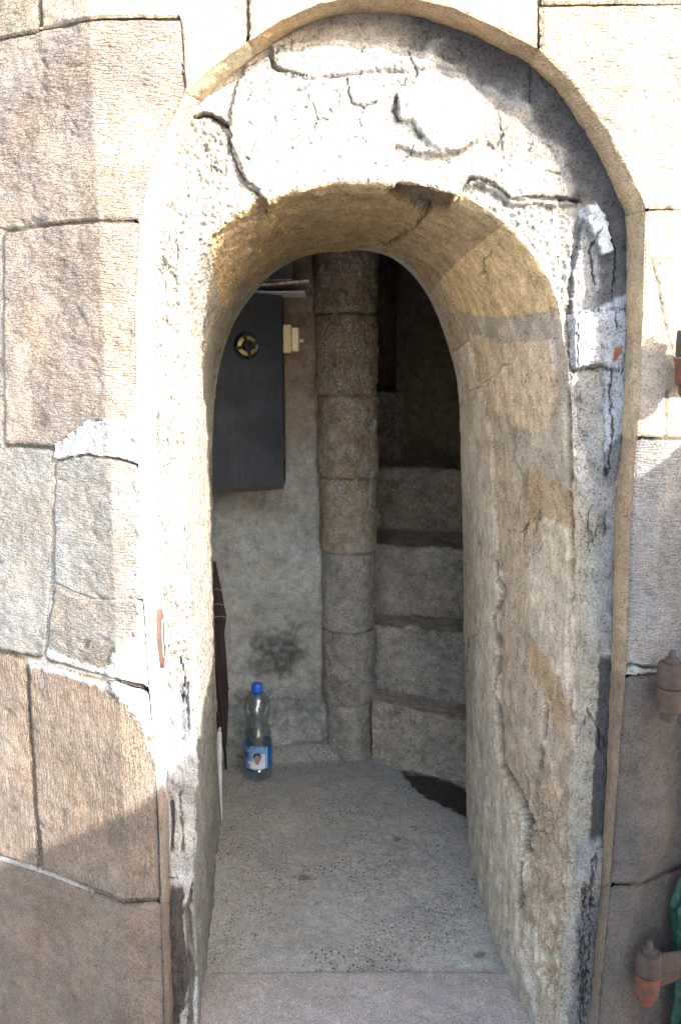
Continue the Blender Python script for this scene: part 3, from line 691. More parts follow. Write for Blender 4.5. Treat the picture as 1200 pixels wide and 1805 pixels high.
groove([(318, 1160), (326, 1190), (322, 1240)], 3, 0.008); groove([(318, 1395), (324, 1500)], 3, 0.006)
# --- cracks and lips in the tympanum
ledge([(342, 203), (356, 197), (372, 199), (402, 217)], 0.022, 12, 2, 1); groove([(342, 205), (358, 199), (374, 201), (402, 218)], 3.5, 0.014, 2, 0.4)
cr = [(400, 216), (407, 240), (406, 262), (420, 295), (436, 322), (452, 335), (466, 350), (470, 368)]
ledge(cr, 0.012, 10, 3, 1); groove(cr, 3, 0.008, 3, 0.5)
for pts, wd, dp in (([(478, 104), (482, 120), (500, 128), (540, 136)], 3.5, 0.010), ([(540, 136), (600, 138), (640, 130)], 1.8, 0.004),
                    ([(722, 95), (724, 112), (735, 126), (733, 140)], 3.2, 0.008), ([(612, 140), (614, 165), (622, 184), (640, 190), (662, 180)], 3, 0.008),
                    ([(700, 172), (695, 196), (702, 212), (728, 218), (742, 240)], 4.5, 0.014), ([(412, 272), (455, 284)], 2, 0.004),
                    ([(556, 210), (580, 212)], 3.5, 0.008), ([(446, 158), (436, 180)], 2.5, 0.005), ([(770, 105), (795, 92), (822, 96)], 2.5, 0.006),
                    ([(545, 170), (560, 205), (550, 240)], 2, 0.004), ([(930, 90), (936, 120), (932, 180)], 2.2, 0.005), ([(985, 215), (990, 235)], 2.4, 0.004),
                    ([(690, 150), (712, 152), (716, 140)], 2.5, 0.005), ([(500, 82), (486, 96)], 2.5, 0.005), ([(730, 255), (720, 275), (700, 290)], 2.2, 0.004)):
    groove(pts, wd, dp, 3, 0.5, face*1.0)
ledge([(700, 172), (695, 196), (702, 212), (728, 218), (742, 240)], 0.014, 10, 2, 1)
# hairline cracks wandering and branching through the old coats
hr = random.Random(5)
def hair(x, y, a, n, wd, dp, br=True):
    pts = [(x, y)]
    for k in range(n):
        a += hr.gauss(0, 0.55); L_ = hr.uniform(6, 16); x += L_*math.cos(a); y += L_*math.sin(a); pts.append((x, y))
        if br and hr.random() < 0.22: hair(x, y, a+hr.choice((-1, 1))*hr.uniform(0.6, 1.2), max(2, n//2), wd*0.8, dp*0.7, False)
    groove(pts, wd, dp, 2.5, 0.35)
for (x, y, a, n) in ((520, 160, 0.6, 7), (640, 190, 2.0, 6), (790, 100, 0.9, 7), (880, 200, 1.2, 6), (600, 260, -0.3, 6), (460, 240, 1.3, 5), (310, 420, 1.6, 6), (960, 300, 0.4, 4), (905, 640, 1.5, 6), (950, 900, 1.6, 9), (850, 1100, 1.5, 8), (960, 1420, 1.6, 8), (1040, 900, 1.6, 9), (1035, 1250, 1.5, 8), (850, 480, 0.7, 5)):
    hair(x, y, a, n, 2.2, 0.004)
# scattered pits in the rough plaster
h = h - (face | left)*0.004*sstep(0.55, 0.8, F(75, 2, 21))*(1-soot_shade)
h = h + 0.0009*n150
col = col*(1 + 0.11*rev*np.clip(fbm(G0, 1, 4, 71, stretch=(45, 45, 7)), -1, 1) + 0.10*F(9, 4, 72) + 0.07*F(45, 3, 73))[..., None]
col = col*(1 + right_rev[..., None]*np.array([0.10, 0.05, 0.04]))
st_ = sstep(0.25, 0.7, F(14, 4, 74))*rev; col = col*(1-0.16*st_[..., None])
rim = sstep(0.925, 0.945, rt); h = h*(1-0.8*rim)
edgefix = sstep(0, 3, tI)*sstep(0, 3, T-1-tI)
G = G0 + nrm*(h*edgefix)[..., None]
col = np.clip(col, 0.01, 0.9)

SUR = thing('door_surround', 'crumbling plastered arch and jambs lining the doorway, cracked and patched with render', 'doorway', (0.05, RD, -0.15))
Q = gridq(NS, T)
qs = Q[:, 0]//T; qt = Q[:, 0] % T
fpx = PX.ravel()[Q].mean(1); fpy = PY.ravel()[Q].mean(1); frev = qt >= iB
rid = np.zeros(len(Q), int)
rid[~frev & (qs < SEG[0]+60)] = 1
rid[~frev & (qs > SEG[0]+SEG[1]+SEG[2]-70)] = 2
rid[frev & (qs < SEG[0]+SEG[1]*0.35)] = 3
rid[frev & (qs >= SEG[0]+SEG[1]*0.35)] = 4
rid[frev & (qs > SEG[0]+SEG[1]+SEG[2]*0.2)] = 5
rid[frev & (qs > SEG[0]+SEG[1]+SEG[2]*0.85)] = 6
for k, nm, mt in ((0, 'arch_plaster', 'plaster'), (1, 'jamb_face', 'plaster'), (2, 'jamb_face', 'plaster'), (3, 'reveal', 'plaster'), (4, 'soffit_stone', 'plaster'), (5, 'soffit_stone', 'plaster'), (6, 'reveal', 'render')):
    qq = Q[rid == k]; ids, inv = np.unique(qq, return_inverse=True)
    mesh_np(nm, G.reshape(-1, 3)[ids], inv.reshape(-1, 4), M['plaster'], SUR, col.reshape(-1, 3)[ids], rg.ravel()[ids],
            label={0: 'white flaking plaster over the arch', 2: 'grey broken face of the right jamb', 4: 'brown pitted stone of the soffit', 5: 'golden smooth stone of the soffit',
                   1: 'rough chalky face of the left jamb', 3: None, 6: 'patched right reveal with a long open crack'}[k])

# ------------------------------------------------------------------ stair chamber behind the doorway
# shell
ring = G[:, -1]; 
out_ = ring.copy(); cxr, czr = 0.0, 1.0
X0, X1, Y0, Y1, Z0, Z1 = -0.95, 1.15, 2.30, 4.3, -0.02, 2.9
d = ring - np.array([0.02, 0, 0.9]); k = np.minimum(np.where(d[:, 0] > 0, (X1-0.02)/np.maximum(d[:, 0], 1e-4), (X0-0.02)/np.minimum(d[:, 0], -1e-4)),
                                                 np.where(d[:, 2] > 0, (Z1-0.9)/np.maximum(d[:, 2], 1e-4), (Z0-0.05-0.9)/np.minimum(d[:, 2], -1e-4)))
outer = np.array([0.02, 0, 0.9]) + d*k[:, None]; outer[:, 1] = 2.33
AN = np.stack([ring, ring + (outer-ring)*0.03 + np.array([0, 0.035, 0]), outer + np.array([0, 0.03, 0])], 1)
CH = thing('stair_chamber', 'dim round stair chamber with stained plaster walls behind the doorway', 'stairwell', (0, 2.8, 0))
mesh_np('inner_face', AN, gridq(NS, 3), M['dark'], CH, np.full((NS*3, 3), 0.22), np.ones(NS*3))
def wallgrid(name, fn, n, m, base, mat='dark', parent=CH, amp=0.006, painter=None, label=None):
    u, v = np.meshgrid(np.linspace(0, 1, n), np.linspace(0, 1, m), indexing='ij')
    P = fn(u, v); px, py = proj(P); nn = normals(P)
    hh = amp*fbm(P, 8, 3, 3) + amp*0.4*fbm(P, 40, 3, 4); c = add_fields(P, px, py, base, 5, 0.25); g = np.ones(px.shape)
    if painter: c, hh, g = painter(P, px, py, c, hh, g)
    P = P + nn*hh[..., None]
    return mesh_np(name, P, gridq(n, m), M[mat], parent, c, g, label=label)
# side and rear walls: one curved sheet round the stair, ceiling above
def shell(u, v):
    a = R(200) - u*R(220); r = 1.0
    x = 0.10 + 1.02*np.cos(a); y = 3.1 + 0.95*np.sin(a)*np.where(np.sin(a) > 0, 1.0, 1.0)
    return np.stack([x, y, -0.02 + v*3.0], -1)
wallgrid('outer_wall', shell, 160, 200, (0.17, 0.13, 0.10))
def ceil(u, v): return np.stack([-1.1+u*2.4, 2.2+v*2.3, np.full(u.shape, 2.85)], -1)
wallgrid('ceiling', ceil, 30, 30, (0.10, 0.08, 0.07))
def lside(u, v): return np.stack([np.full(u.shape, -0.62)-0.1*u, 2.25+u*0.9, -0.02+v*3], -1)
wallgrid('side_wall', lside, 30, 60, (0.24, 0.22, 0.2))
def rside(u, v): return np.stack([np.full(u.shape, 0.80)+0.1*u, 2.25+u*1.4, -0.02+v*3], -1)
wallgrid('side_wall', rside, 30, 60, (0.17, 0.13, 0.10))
def roofbox(u, v): return np.stack([-1.3+u*2.8, 2.33 + v*0, -0.1+v*3.2], -1)
# plastered wall left of the newel
def backl(u, v):
    x = -0.75 + u*0.80; return np.stack([x, 2.735 + 0.15*u**2 + 0.01*np.sin(u*5), -0.02+v*2.9], -1)
def paint_back(P, px, py, c, hh, g):
    top = 1-sstep(640, 900, py + 60*fbm(P, 6, 3, 50))
    c = c*(1-top[..., None]) + np.array((0.27, 0.205, 0.15))*top[..., None]*(1+0.3*fbm(P, 25, 3, 51))[..., None]
    st = 1-sstep(20, 62, np.hypot(px-488, (py-1150)*0.9) + 26*fbm(P, 18, 3, 52))
    c = c*(1-0.72*(st*(0.6+0.4*sstep(-0.6, 0.6, fbm(P, 45, 3, 59))))[..., None]); 
    low = sstep(1175, 1235, py+30*fbm(P, 9, 3, 53))
    hh = hh + low*(0.010*fbm(P, 22, 3, 54) + 0.005*fbm(P, 60, 3, 55)); c = c*(1+low*0.25*fbm(P, 40, 3, 56))[..., None]
    jo = 1-sstep(2, 5, np.abs(py-1237+5*fbm(P, 20, 2, 57))); hh = hh-jo*0.008*low
    rs = np.exp(-((px-455)/60)**2-((py-890)/22)**2); rs = rs*0.45; c = c*(1-rs[..., None]) + np.array((0.16, 0.085, 0.045))*rs[..., None]
    wh = 1-sstep(4, 20, np.abs(py-1200+12*fbm(P, 15, 2, 58))); c = c + (0.12*wh*low)[..., None]
    return c, hh, g*(0.55+0.6*low)
wallgrid('plaster_wall', backl, 220, 620, (0.34, 0.355, 0.345), 'render', CH, 0.006, paint_back, 'grey stained plaster wall behind the bottle')
# pier strip between the wall and the newel, tucked behind it
# newel column of drums
NW = thing('newel_column', 'round stone newel column of stacked pitted drums at the foot of the stair', 'column', (0.03, 2.84, 0))
drums = [(1400, 1246, 578, 657), (1246, 1118, 570, 660), (1118, 978, 568, 662), (978, 845, 566, 664), (845, 697, 562, 664), (697, 551, 557, 665), (551, 430, 555, 664), (430, 250, 553, 664)]
dcol = [(0.33, 0.315, 0.285), (0.31, 0.29, 0.265), (0.36, 0.35, 0.33), (0.36, 0.295, 0.22), (0.31, 0.235, 0.17), (0.30, 0.22, 0.15), (0.28, 0.20, 0.135), (0.25, 0.18, 0.12)]
YN = 2.81
for i, ((yb, yt, xl, xr), c) in enumerate(zip(drums, dcol)):
    pb = unproj(0.5*(xl+xr), yb, YN-0.085); pt = unproj(0.5*(xl+xr), yt, YN-0.085); zb, zt = max(pb[2], -0.02), pt[2]
    pm0 = unproj(xl, 0.5*(yb+yt), YN-0.03); pm1 = unproj(xr, 0.5*(yb+yt), YN-0.03)
    rad = (pm1[0]-pm0[0])/2*1.01; cx_ = (pm1[0]+pm0[0])/2
    n, m = max(30, int((yb-yt)/2.6)), 220
    u, v = np.meshgrid(np.linspace(0, 1, n), np.linspace(0, 2*math.pi, m), indexing='ij')
    P = np.stack([cx_+rad*np.cos(v), YN+rad*np.sin(v), zb+(zt-zb)*u], -1)
    ed = np.minimum(u, 1-u)*(zt-zb); j1 = fbm(np.stack([np.cos(v), np.sin(v), u*0], -1), 2.2, 3, i)*0.006
    hh = 0.003*math.sin(i*2.3) - 0.009*(1-sstep(0, 0.009, ed + j1*0.5))**1.5 + 0.005*fbm(P, 12, 3, i+5) + 0.0035*fbm(P, 50, 3, i+6) - 0.003*sstep(0.2, 0.6, fbm(P, 120, 2, i+7))
    sq = 0.003*np.cos(4*v+0.4)*(i in (4, 5))
    hh = hh + sq
    nn = np.stack([np.cos(v), np.sin(v), v*0], -1); P2 = P+nn*hh[..., None]
    px, py = proj(P); cc = add_fields(P, px, py, c, i+40, 0.3)
    cc = cc*(1-0.35*(1-sstep(0.001, 0.008, ed+j1*0.5)))[..., None]
    fl = sstep(0.15, 0.5, fbm(P, 16, 3, i+60))[..., None]
    if i < 5: cc = cc*(1-fl*0.6) + np.array((0.46, 0.45, 0.43))*fl*0.6
    mesh_np('stone_drum', P2, gridq(n, m), M['drum_m'], NW, cc, np.ones(px.shape))
# mortar between the newel and the wall
b = BM(); b.box((-0.045, 2.90, 1.4), (0.06, 0.10, 2.9)); 
mm = wallgrid('mortar_fillet', lambda u, v: np.stack([-0.12+u*0.09, 2.885+0.01*np.cos(u*3), -0.02+v*2.9], -1), 24, 400, (0.31, 0.285, 0.25), 'dark', CH, 0.010)

# stair
ST = thing('stone_stair', 'worn stone winder steps climbing behind the newel column', 'stairs', (0.35, 2.8, 0))
steps = [  # front-left (X,Y), front-right (X,Y), z bottom, z top left, z top right, next riser Y left/right
    ((0.108, 2.72), (0.62, 2.47), -0.02, 0.222, 0.190, (2.84, 2.66)),
    ((0.108, 2.84), (0.62, 2.66), 0.20, 0.452, 0.445, (2.99, 2.86)),
    ((0.108, 2.97), (0.70, 2.88), 0.42, 0.700, 0.697, (3.33, 3.13)),
    ((0.108, 3.32), (0.75, 3.13), 0.67, 0.945, 0.940, (3.60, 3.50)),
    ((0.108, 3.60), (0.26, 3.60), 0.91, 1.235, 1.235, (4.0, 4.0))]
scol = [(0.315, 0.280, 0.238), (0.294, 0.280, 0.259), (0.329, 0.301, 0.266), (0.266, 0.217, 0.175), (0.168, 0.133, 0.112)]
for i, (fl, fr_, zb, ztl, ztr, nx) in enumerate(steps):
    m = 200; nr, ntd = 110, 60
    v = np.linspace(0, 1, m)[None, :]
    X = fl[0]+(fr_[0]-fl[0])*v; Yf = fl[1]+(fr_[1]-fl[1])*v; Zt = ztl+(ztr-ztl)*v
    wear = fbm(np.stack([X*1.0, X*0, X*0+i], -1), 7, 3, 3)*0.009
    ur = np.linspace(0, 1, nr)[:, None]; ut = np.linspace(0, 1, ntd)[1:, None]
    rx = np.broadcast_to(X, (nr, m)); ry = Yf + 0*ur; rz = zb+(Zt+wear-zb)*ur
    Yn = nx[0]+0.06+(nx[1]-nx[0])*v
    Zt = Zt
    tx = np.broadcast_to(X, (ntd-1, m)); ty = Yf+(Yn-Yf)*ut; tz = (Zt+wear) + 0*ut
    P = np.concatenate([np.stack([rx, ry, rz], -1), np.stack([tx, ty, tz], -1)], 0)
    for _ in range(34): P[nr-9:nr+6] = 0.25*P[nr-10:nr+5]+0.5*P[nr-9:nr+6]+0.25*P[nr-8:nr+7]
    nn = normals(P)
    hh = 0.010*fbm(P, 10, 3, i+8) + 0.006*fbm(P, 34, 3, i+9) + 0.003*fbm(P, 110, 2, i+10)
    px, py = proj(P); cc = add_fields(P, px, py, scol[i], i+70, 0.35)*1.28
    tread = np.zeros(px.shape); tread[nr+1:] = 1
    cc = cc*(1-tread[..., None]) + np.array((0.36, 0.30, 0.24))*(1+0.2*fbm(P, 20, 3, 1))[..., None]*tread[..., None]
    hh = hh*(1-0.5*tread)
    for jx in ((0.24, 0.42) if i in (1, 2, 0) else ()):
        hh = hh - 0.003*(1-tread)*(1-sstep(0.002, 0.006, np.abs(P[..., 0]-jx-0.01*i+0.006*fbm(P, 12, 2, 3))))
    P = P+nn*hh[..., None]
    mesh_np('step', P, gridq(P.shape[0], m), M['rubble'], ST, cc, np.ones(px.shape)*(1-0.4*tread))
# wall at the turn of the stair
def turn(u, v): return np.stack([0.235 + 0.75*u, 3.66-0.25*u**1.3, 0.85+v*2.0], -1)
wallgrid('turning_wall', turn, 120, 260, (0.15, 0.115, 0.085), 'dark', CH, 0.006)
sc = BM(); a_, b_ = unproj(725, 655, 3.57), unproj(742, 668, 3.57); sc.tube([a_, (a_+b_)/2+np.array([0.0, 0, 0.002]), b_], [0.002, 0.0035, 0.003], 6); sc.build('iron_nail', M['iron'], CH)

# ------------------------------------------------------------------ floor, threshold, ground, added shadow wall
def structure(o): o['kind'] = 'structure'; return o
def floor_mat(name, pink=False):
    m = stone(name, grain=0.9 if not pink else 1.0, bump=0.8, pits=0.0, var=0.18); nt = m.node_tree; b = nt.nodes['Principled BSDF']
    tc = N(nt, 'ShaderNodeTexCoord'); src = b.inputs['Base Color'].links[0].from_socket
    at_ = N(nt, 'ShaderNodeAttribute', attribute_name='Col'); dry = ramp(nt, at_.outputs['Fac'], [(0.08, 0.0), (0.2, 1.0)])
    zone = ramp(nt, noise_n(nt, tc.outputs['Object'], 4.5, 3, 0.6), [(0.38, 0.25), (0.6, 1.0)]); dry = math_n(nt, 'MULTIPLY', dry, zone)
    for sc_, thr, c, dens in ((95, 0.22, (0.045, 0.042, 0.04), 0.55), (180, 0.26, (0.09, 0.08, 0.07), 0.5), (80, 0.25, (0.52, 0.49, 0.45), 0.72), (140, 0.26, (0.30, 0.21, 0.17), 0.62)):
        if pink and c[0] < 0.1: continue
        vo = N(nt, 'ShaderNodeTexVoronoi'); vo.inputs['Scale'].default_value = sc_; nt.links.new(tc.outputs['Object'], vo.inputs['Vector'])
        sep = N(nt, 'ShaderNodeSeparateColor'); nt.links.new(vo.outputs['Color'], sep.inputs[0])
        k = math_n(nt, 'MULTIPLY', ramp(nt, vo.outputs['Distance'], [(thr, 1.0), (thr+0.10, 0.0)]), ramp(nt, sep.outputs[0], [(dens, 0.0), (dens+0.02, 1.0)]))
        k = math_n(nt, 'MULTIPLY', k, dry); src = mul(nt, src, c, math_n(nt, 'MULTIPLY', k, 0.95), 'MIX')
    nt.links.new(src, b.inputs['Base Color']); return m
M['floor'] = floor_mat('worn_concrete'); M['pinkstone'] = floor_mat('pink_granite', True)
u, v = np.meshgrid(np.linspace(-0.75, 1.0, 420), np.linspace(1.692, 3.4, 420), indexing='ij')
P = np.stack([u, v, 0*u], -1); px, py = proj(P)
base = np.array((0.43, 0.415, 0.37))[None, None]*(1+0.14*fbm(P, 5, 3, 3)+0.10*fbm(P, 22, 3, 4))[..., None]
far = sstep(2.45, 2.62, v + 0.12*fbm(P, 6, 3, 6)); base = base*(1-far[..., None]) + np.array((0.37, 0.375, 0.36))*(1+0.1*fbm(P, 14, 3, 7))[..., None]*far[..., None]
for (cx_, cy_, r_) in ((535, 1549, 13), (846, 1683, 14), (700, 1480, 10)):
    k = 1-sstep(0.7, 1.1, np.hypot((px-cx_)/r_, (py-cy_)/(r_*0.5))+0.3*fbm(P, 60, 2, 8)); base = base*(1-0.5*k[..., None])
# damp corner by the stair
wet = sstep(-4, 4, sdist(px, py, [(706, 1358), (760, 1366), (830, 1392), (870, 1440), (870, 1470), (815, 1436), (760, 1410), (726, 1388)]) + 5*fbm(P, 30, 3, 9))
base = base*(1-wet[..., None]) + np.array((0.06, 0.052, 0.046))*wet[..., None]
P[..., 2] = 0.003*fbm(P, 5, 3, 5) + 0.0010*fbm(P, 60, 2, 6) - 0.004*wet + 0.03*sstep(2.70, 2.80, v)*(u < 0.0)
# cement fillet against the back wall
structure(mesh_np('floor', P, gridq(*u.shape), M['floor'], None, base, 0.85+0*u))
# threshold slab of pink stone
tv = np.linspace(0, 1, 60)
u, v = np.meshgrid(np.linspace(-0.42, 0.52, 260), np.concatenate([np.linspace(1.30, 1.694, 130)]), indexing='ij')
P = np.stack([u, v, 0.003+0.002*fbm(np.stack([u, v, 0*u], -1), 9, 3, 2)], -1)
P[..., 2] += -0.002*(1-sstep(0, 0.012, 1.694-v))**2 - 0.02*(1-sstep(0, 0.03, v-1.30))**2
c = np.array((0.43, 0.385, 0.35))[None, None]*(1+0.10*fbm(P, 8, 3, 3)+0.08*fbm(P, 30, 3, 4))[..., None]
front = P[:, :1].copy(); front = np.concatenate([front + np.array([0, 0, -0.17]), front], 1)
THR = thing('doorstep', 'pinkish granular stone doorstep across the foot of the doorway', 'doorstep', (0.05, 1.5, 0))
mesh_np('slab', np.concatenate([P.reshape(-1, 3), front.reshape(-1, 3)]), np.concatenate([gridq(*u.shape), gridq(260, 2, P.shape[0]*P.shape[1])]), M['pinkstone'], THR,
        np.concatenate([c.reshape(-1, 3), np.repeat(c[:, :1], 2, 1).reshape(-1, 3)]), 0.8+0*np.zeros(P.shape[0]*P.shape[1]+520))
gm = simple('pale_paving', (0.36, 0.33, 0.29), 0.9, 0, 3, var=0.2, bump=0.002)
g = BM(); g.add([(-120, -120, -0.15), (120, -120, -0.15), (120, 120, -0.15), (-120, 120, -0.15)], [(0, 1, 2, 3)]); structure(g.build('ground', gm))
# unseen wall added on the right: its straight top throws the slanting shadow
def shadow_top(Xp):                      # height on the wall plane where the shadow edge runs, traced back to the added wall
    a = unproj(1165, 812, WF); slope = SUN.z/SUN.x
    return a[2] + slope*(Xp-a[0])
XP = 1.02
CASTER = thing('shadow_wall', 'low stone wall added out of view to cast the slanting shadow', 'shadow_wall', (XP+0.1, 0.2, -0.15))
b = BM(); zt = shadow_top(XP)
for k in range(5): b = BM(); b.box((XP+0.13, 0.86-0.5*k-0.06, (zt-0.06-0.15)/2), (0.24, 0.494, zt-0.06+0.15), bev=0.006); b.build('stone_block', gm, CASTER)
b = BM(); b.box((XP+0.15, -0.2, zt-0.03), (0.30, 2.6, 0.06), bev=0.004); b.build('coping', gm, CASTER)
CASTER['label'] = 'unseen low stone wall added beside the doorway to cast the slanting shadow'

# ------------------------------------------------------------------ metal cabinet
def steel():
    m, nt, b = newmat('blued_steel'); tc = N(nt, 'ShaderNodeTexCoord'); V = tc.outputs['Object']
    n1 = noise_n(nt, V, 9, 5, 0.6); n2 = noise_n(nt, V, 60, 4, 0.6, stretch=(1, 1, 0.35)); n3 = noise_n(nt, V, 120, 3, 0.5)
    c = mul(nt, (0.022, 0.026, 0.036), (0.038, 0.047, 0.063), ramp(nt, n1, [(0.35, 0.0), (0.65, 1.0)]), 'MIX')
    c = mul(nt, c, (0.05, 0.034, 0.026), ramp(nt, n2, [(0.57, 0.0), (0.66, 0.9)]), 'MIX')
    c = mul(nt, c, (0.10, 0.11, 0.12), ramp(nt, n3, [(0.68, 0.0), (0.76, 0.6)]), 'MIX')
    nt.links.new(c, b.inputs['Base Color']); b.inputs['Metallic'].default_value = 0.0
    nt.links.new(ramp(nt, n2, [(0.4, 0.5), (0.7, 0.8)]), b.inputs['Roughness']); b.inputs['Specular IOR Level'].default_value = 0.3
    bp = N(nt, 'ShaderNodeBump'); bp.inputs['Distance'].default_value = 0.0008; nt.links.new(n2, bp.inputs['Height']); nt.links.new(bp.outputs[0], b.inputs['Normal'])
    return m
M['steel'] = steel()
M['rustedge'] = simple('rust_brown_edge', (0.045, 0.028, 0.02), 0.8, 0, 60)
tr, br = unproj(498, 516, 2.62), unproj(500, 862, 2.62)
xr = br[0]; ztop, zbot = tr[2], br[2]
xl = -0.62; ang = (2.62-2.50)/(xr-unproj(375, 880, 2.50)[0])        # the door stands slightly oblique
CAB = thing('metal_cabinet', 'blue-grey steel cabinet hanging on the inner left wall', 'cabinet', (xr-0.15, 2.68, zbot))
def cabp(x, off=0.0): return np.array([x, 2.62+(x-xr)*ang*0.9+off, 0])
b = BM(); pl = cabp(xl); pr = cabp(xr)
def slab(x0, x1, z0, z1, o0, o1):
    bb = BM(); V = []
    for x in (x0, x1):
        for o in (o0, o1):
            for z in (z0, z1): q = cabp(x, o); V.append((q[0], q[1], z))
    bb.add(V, [(0, 1, 3, 2), (4, 6, 7, 5), (0, 4, 5, 1), (2, 3, 7, 6), (0, 2, 6, 4), (1, 5, 7, 3)]); return bb
slab(xl, xr-0.003, zbot+0.004, ztop-0.004, 0.004, 0.15).build('carcass', M['steel'], CAB)
slab(xl, xr, zbot, ztop, 0, 0.003).build('door', M['steel'], CAB)
slab(xl, xr, zbot, zbot+0.012, -0.0015, -0.0002).build('lower_edge', M['rustedge'], CAB)
zh = unproj(500, 790, 2.62)[2]; slab(xr+0.0002, xr+0.006, zh-0.035, zh+0.035, 0.0, 0.02).build('hinge', M['rustedge'], CAB)
dots = BM()
for (x, y) in ((437, 598+90), (424, 687), (386, 690), (393, 698), (417, 700), (434, 700), (386, 717), (422, 713), (402, 650), (401, 642), (412, 650), (480, 703), (402, 658)):
    P_ = unproj(x, y, 2.53+(x-375)*0.0007); q = cabp(P_[0], -0.0006)
    dots = BM(); dots.lathe([(0.0030, -0.0005), (0.0026, 0.0005)], (q[0], q[1], P_[2]), 10, Matrix.Rotation(math.atan(ang*0.9), 3, 'Z') @ Matrix.Rotation(R(90), 3, 'X')); dots.build('drill_hole', M['black'], CAB)
# round vent lock
vc = unproj(433, 609, 2.555); q = cabp(vc[0]); RX = Matrix.Rotation(math.atan(ang*0.9), 3, 'Z') @ Matrix.Rotation(R(90), 3, 'X'); vp = Vector((vc[0], q[1]-0.001, vc[2]))
b = BM(); b.lathe([(0.0, 0), (0.034, 0), (0.034, 0.004), (0.030, 0.007), (0.0, 0.0065)][1:4], vp, 40, RX); b.build('escutcheon', M['brass'], CAB, True)
b = BM()
pr_ = [(0.040, -0.001), (0.040, 0.006), (0.0345, 0.010), (0.0295, 0.008), (0.0295, -0.001)]
V = []; F = []; seg = 44
for (r_, z_) in pr_:
    for k in range(seg): a = 2*math.pi*k/seg; V.append(vp + RX @ Vector((r_*math.cos(a), r_*math.sin(a), z_)))
for i in range(5):
    for k in range(seg): F.append((i*seg+k, i*seg+(k+1) % seg, ((i+1) % 5)*seg+(k+1) % seg, ((i+1) % 5)*seg+k))
b.add(V, F); ringo = b.build('ring', M['black'], CAB, True)
for k in range(4):
    a = R(15+90*k); b = BM(); b.box(vp + RX @ Vector((0.023*math.cos(a), 0.023*math.sin(a), 0.009)), (0.026, 0.010, 0.004), RX @ Matrix.Rotation(a, 3, 'Z')); b.build('spoke', M['black'], CAB)
b = BM(); b.lathe([(0.017, 0.006), (0.017, 0.02), (0.014, 0.024)], vp, 30, RX); b.build('knob', M['black'], CAB, True)
b = BM(); b.box(vp + RX @ Vector((0.002, 0.004, 0.027)), (0.038, 0.008, 0.008), RX @ Matrix.Rotation(R(-38), 3, 'Z'), 0.002); b.build('knob_grip', M['black'], CAB)
# switch on the cabinet's side
sp0 = unproj(500, 597, 2.64); SW = thing('wall_switch', 'beige plastic switch box on the side of the steel cabinet', 'switch', (xr+0.004, 2.66, sp0[2]-0.045))
z0, z1 = unproj(500, 622, 2.64)[2], unproj(500, 572, 2.64)[2]; zc_ = (z0+z1)/2; hh_ = (z1-z0)
b = BM(); b.box((xr+0.0145, 2.675, zc_), (0.025, 0.085, hh_), bev=0.002); b.build('base_box', M['beige'], SW)
b = BM(); b.box((xr+0.0275+0.0115, 2.675, zc_-0.001), (0.022, 0.078, hh_*0.84), bev=0.003); b.build('cover', M['beige2'], SW)
b = BM(); b.lathe([(0.006, 0), (0.005, 0.012), (0.0035, 0.013)], (xr+0.050, 2.668, zc_-0.004), 14, Matrix.Rotation(R(90), 3, 'Y')); b.build('toggle', M['beige2'], SW, True)
# newspapers on top of the cabinet
NP = thing('newspapers', 'folded newspapers lying on top of the steel cabinet', 'newspaper', (xr-0.06, 2.66, ztop))
def sheet(z, x0, x1, th, tilt, mat, fold, yo=0):
    V = []; F = []; n = 14
    for i in range(n):
        t = i/(n-1); x = x0+(x1-x0)*t; zz = z + tilt*t + 0.004*math.sin(t*5+fold)
        for (o, q_) in ((2.52+yo, 0), (2.72+yo, 0), (2.72+yo, th), (2.52+yo, th)): V.append((x, o, zz+q_))
    for i in range(n-1):
        for k in range(4): F.append((i*4+k, i*4+(k+1) % 4, (i+1)*4+(k+1) % 4, (i+1)*4+k))
    F += [(3, 2, 1, 0), tuple((n-1)*4+k for k in range(4))]; bb = BM(); bb.add(V, F); bb.build('paper_sheet', mat, NP)
e1 = unproj(546, 502, 2.60); e2 = unproj(538, 516, 2.60)
sheet(ztop+0.003, -0.45, e2[0], 0.0015, e2[2]-ztop-0.004, M['board'], 1.0)
sheet(ztop+0.010, -0.45, e1[0], 0.007, e1[2]-ztop-0.012, M['paper'], 2.0)
sheet(ztop+0.024, -0.45, e1[0]-0.05, 0.003, 0.0, M['paper'], 3.0, 0.01)
GP = thing('grey_board', 'pale grey board standing on the wall above the newspapers', 'board', (-0.3, 2.71, ztop+0.03))
a_ = unproj(514, 500, 2.70); b = BM(); b.box(((a_[0]-0.55)/2, 2.71, ztop+0.03+0.2), (a_[0]+0.55, 0.01, 0.4), bev=0.002); b.build('panel', simple('grey_board_paint', (0.30, 0.30, 0.31), 0.6), GP)

# ------------------------------------------------------------------ umbrella
tip = unproj(399, 1378, 2.66); tip[2] = 0.004
topa = unproj(372, 985, 2.66)
UM = thing('umbrella', 'closed dark brown umbrella leaning behind the left edge of the doorway', 'umbrella', tuple(tip))
ax = Vector(topa-tip); Ltot = ax.length; rotU = ax.to_track_quat('Z', 'Y').to_matrix()
def uz(py): return (1378-py)/(1378-985)*Ltot
def pleat(a, z):
    k = min(1, max(0, (z-uz(1345))/0.06)); tw = z*7
    return 1 + 0.13*k*math.sin(8*a+tw) + 0.07*k*math.sin(3*a-tw*0.6)
b = BM(); prof = [(0.0055, uz(1335)), (0.008, uz(1330)), (0.014, uz(1300)), (0.020, uz(1260)), (0.024, uz(1215)), (0.024, uz(1170)), (0.023, uz(1120)), (0.033, uz(1088)), (0.031, uz(1080)), (0.027, uz(1060)), (0.024, uz(1040)), (0.017, uz(1015)), (0.012, uz(990))]
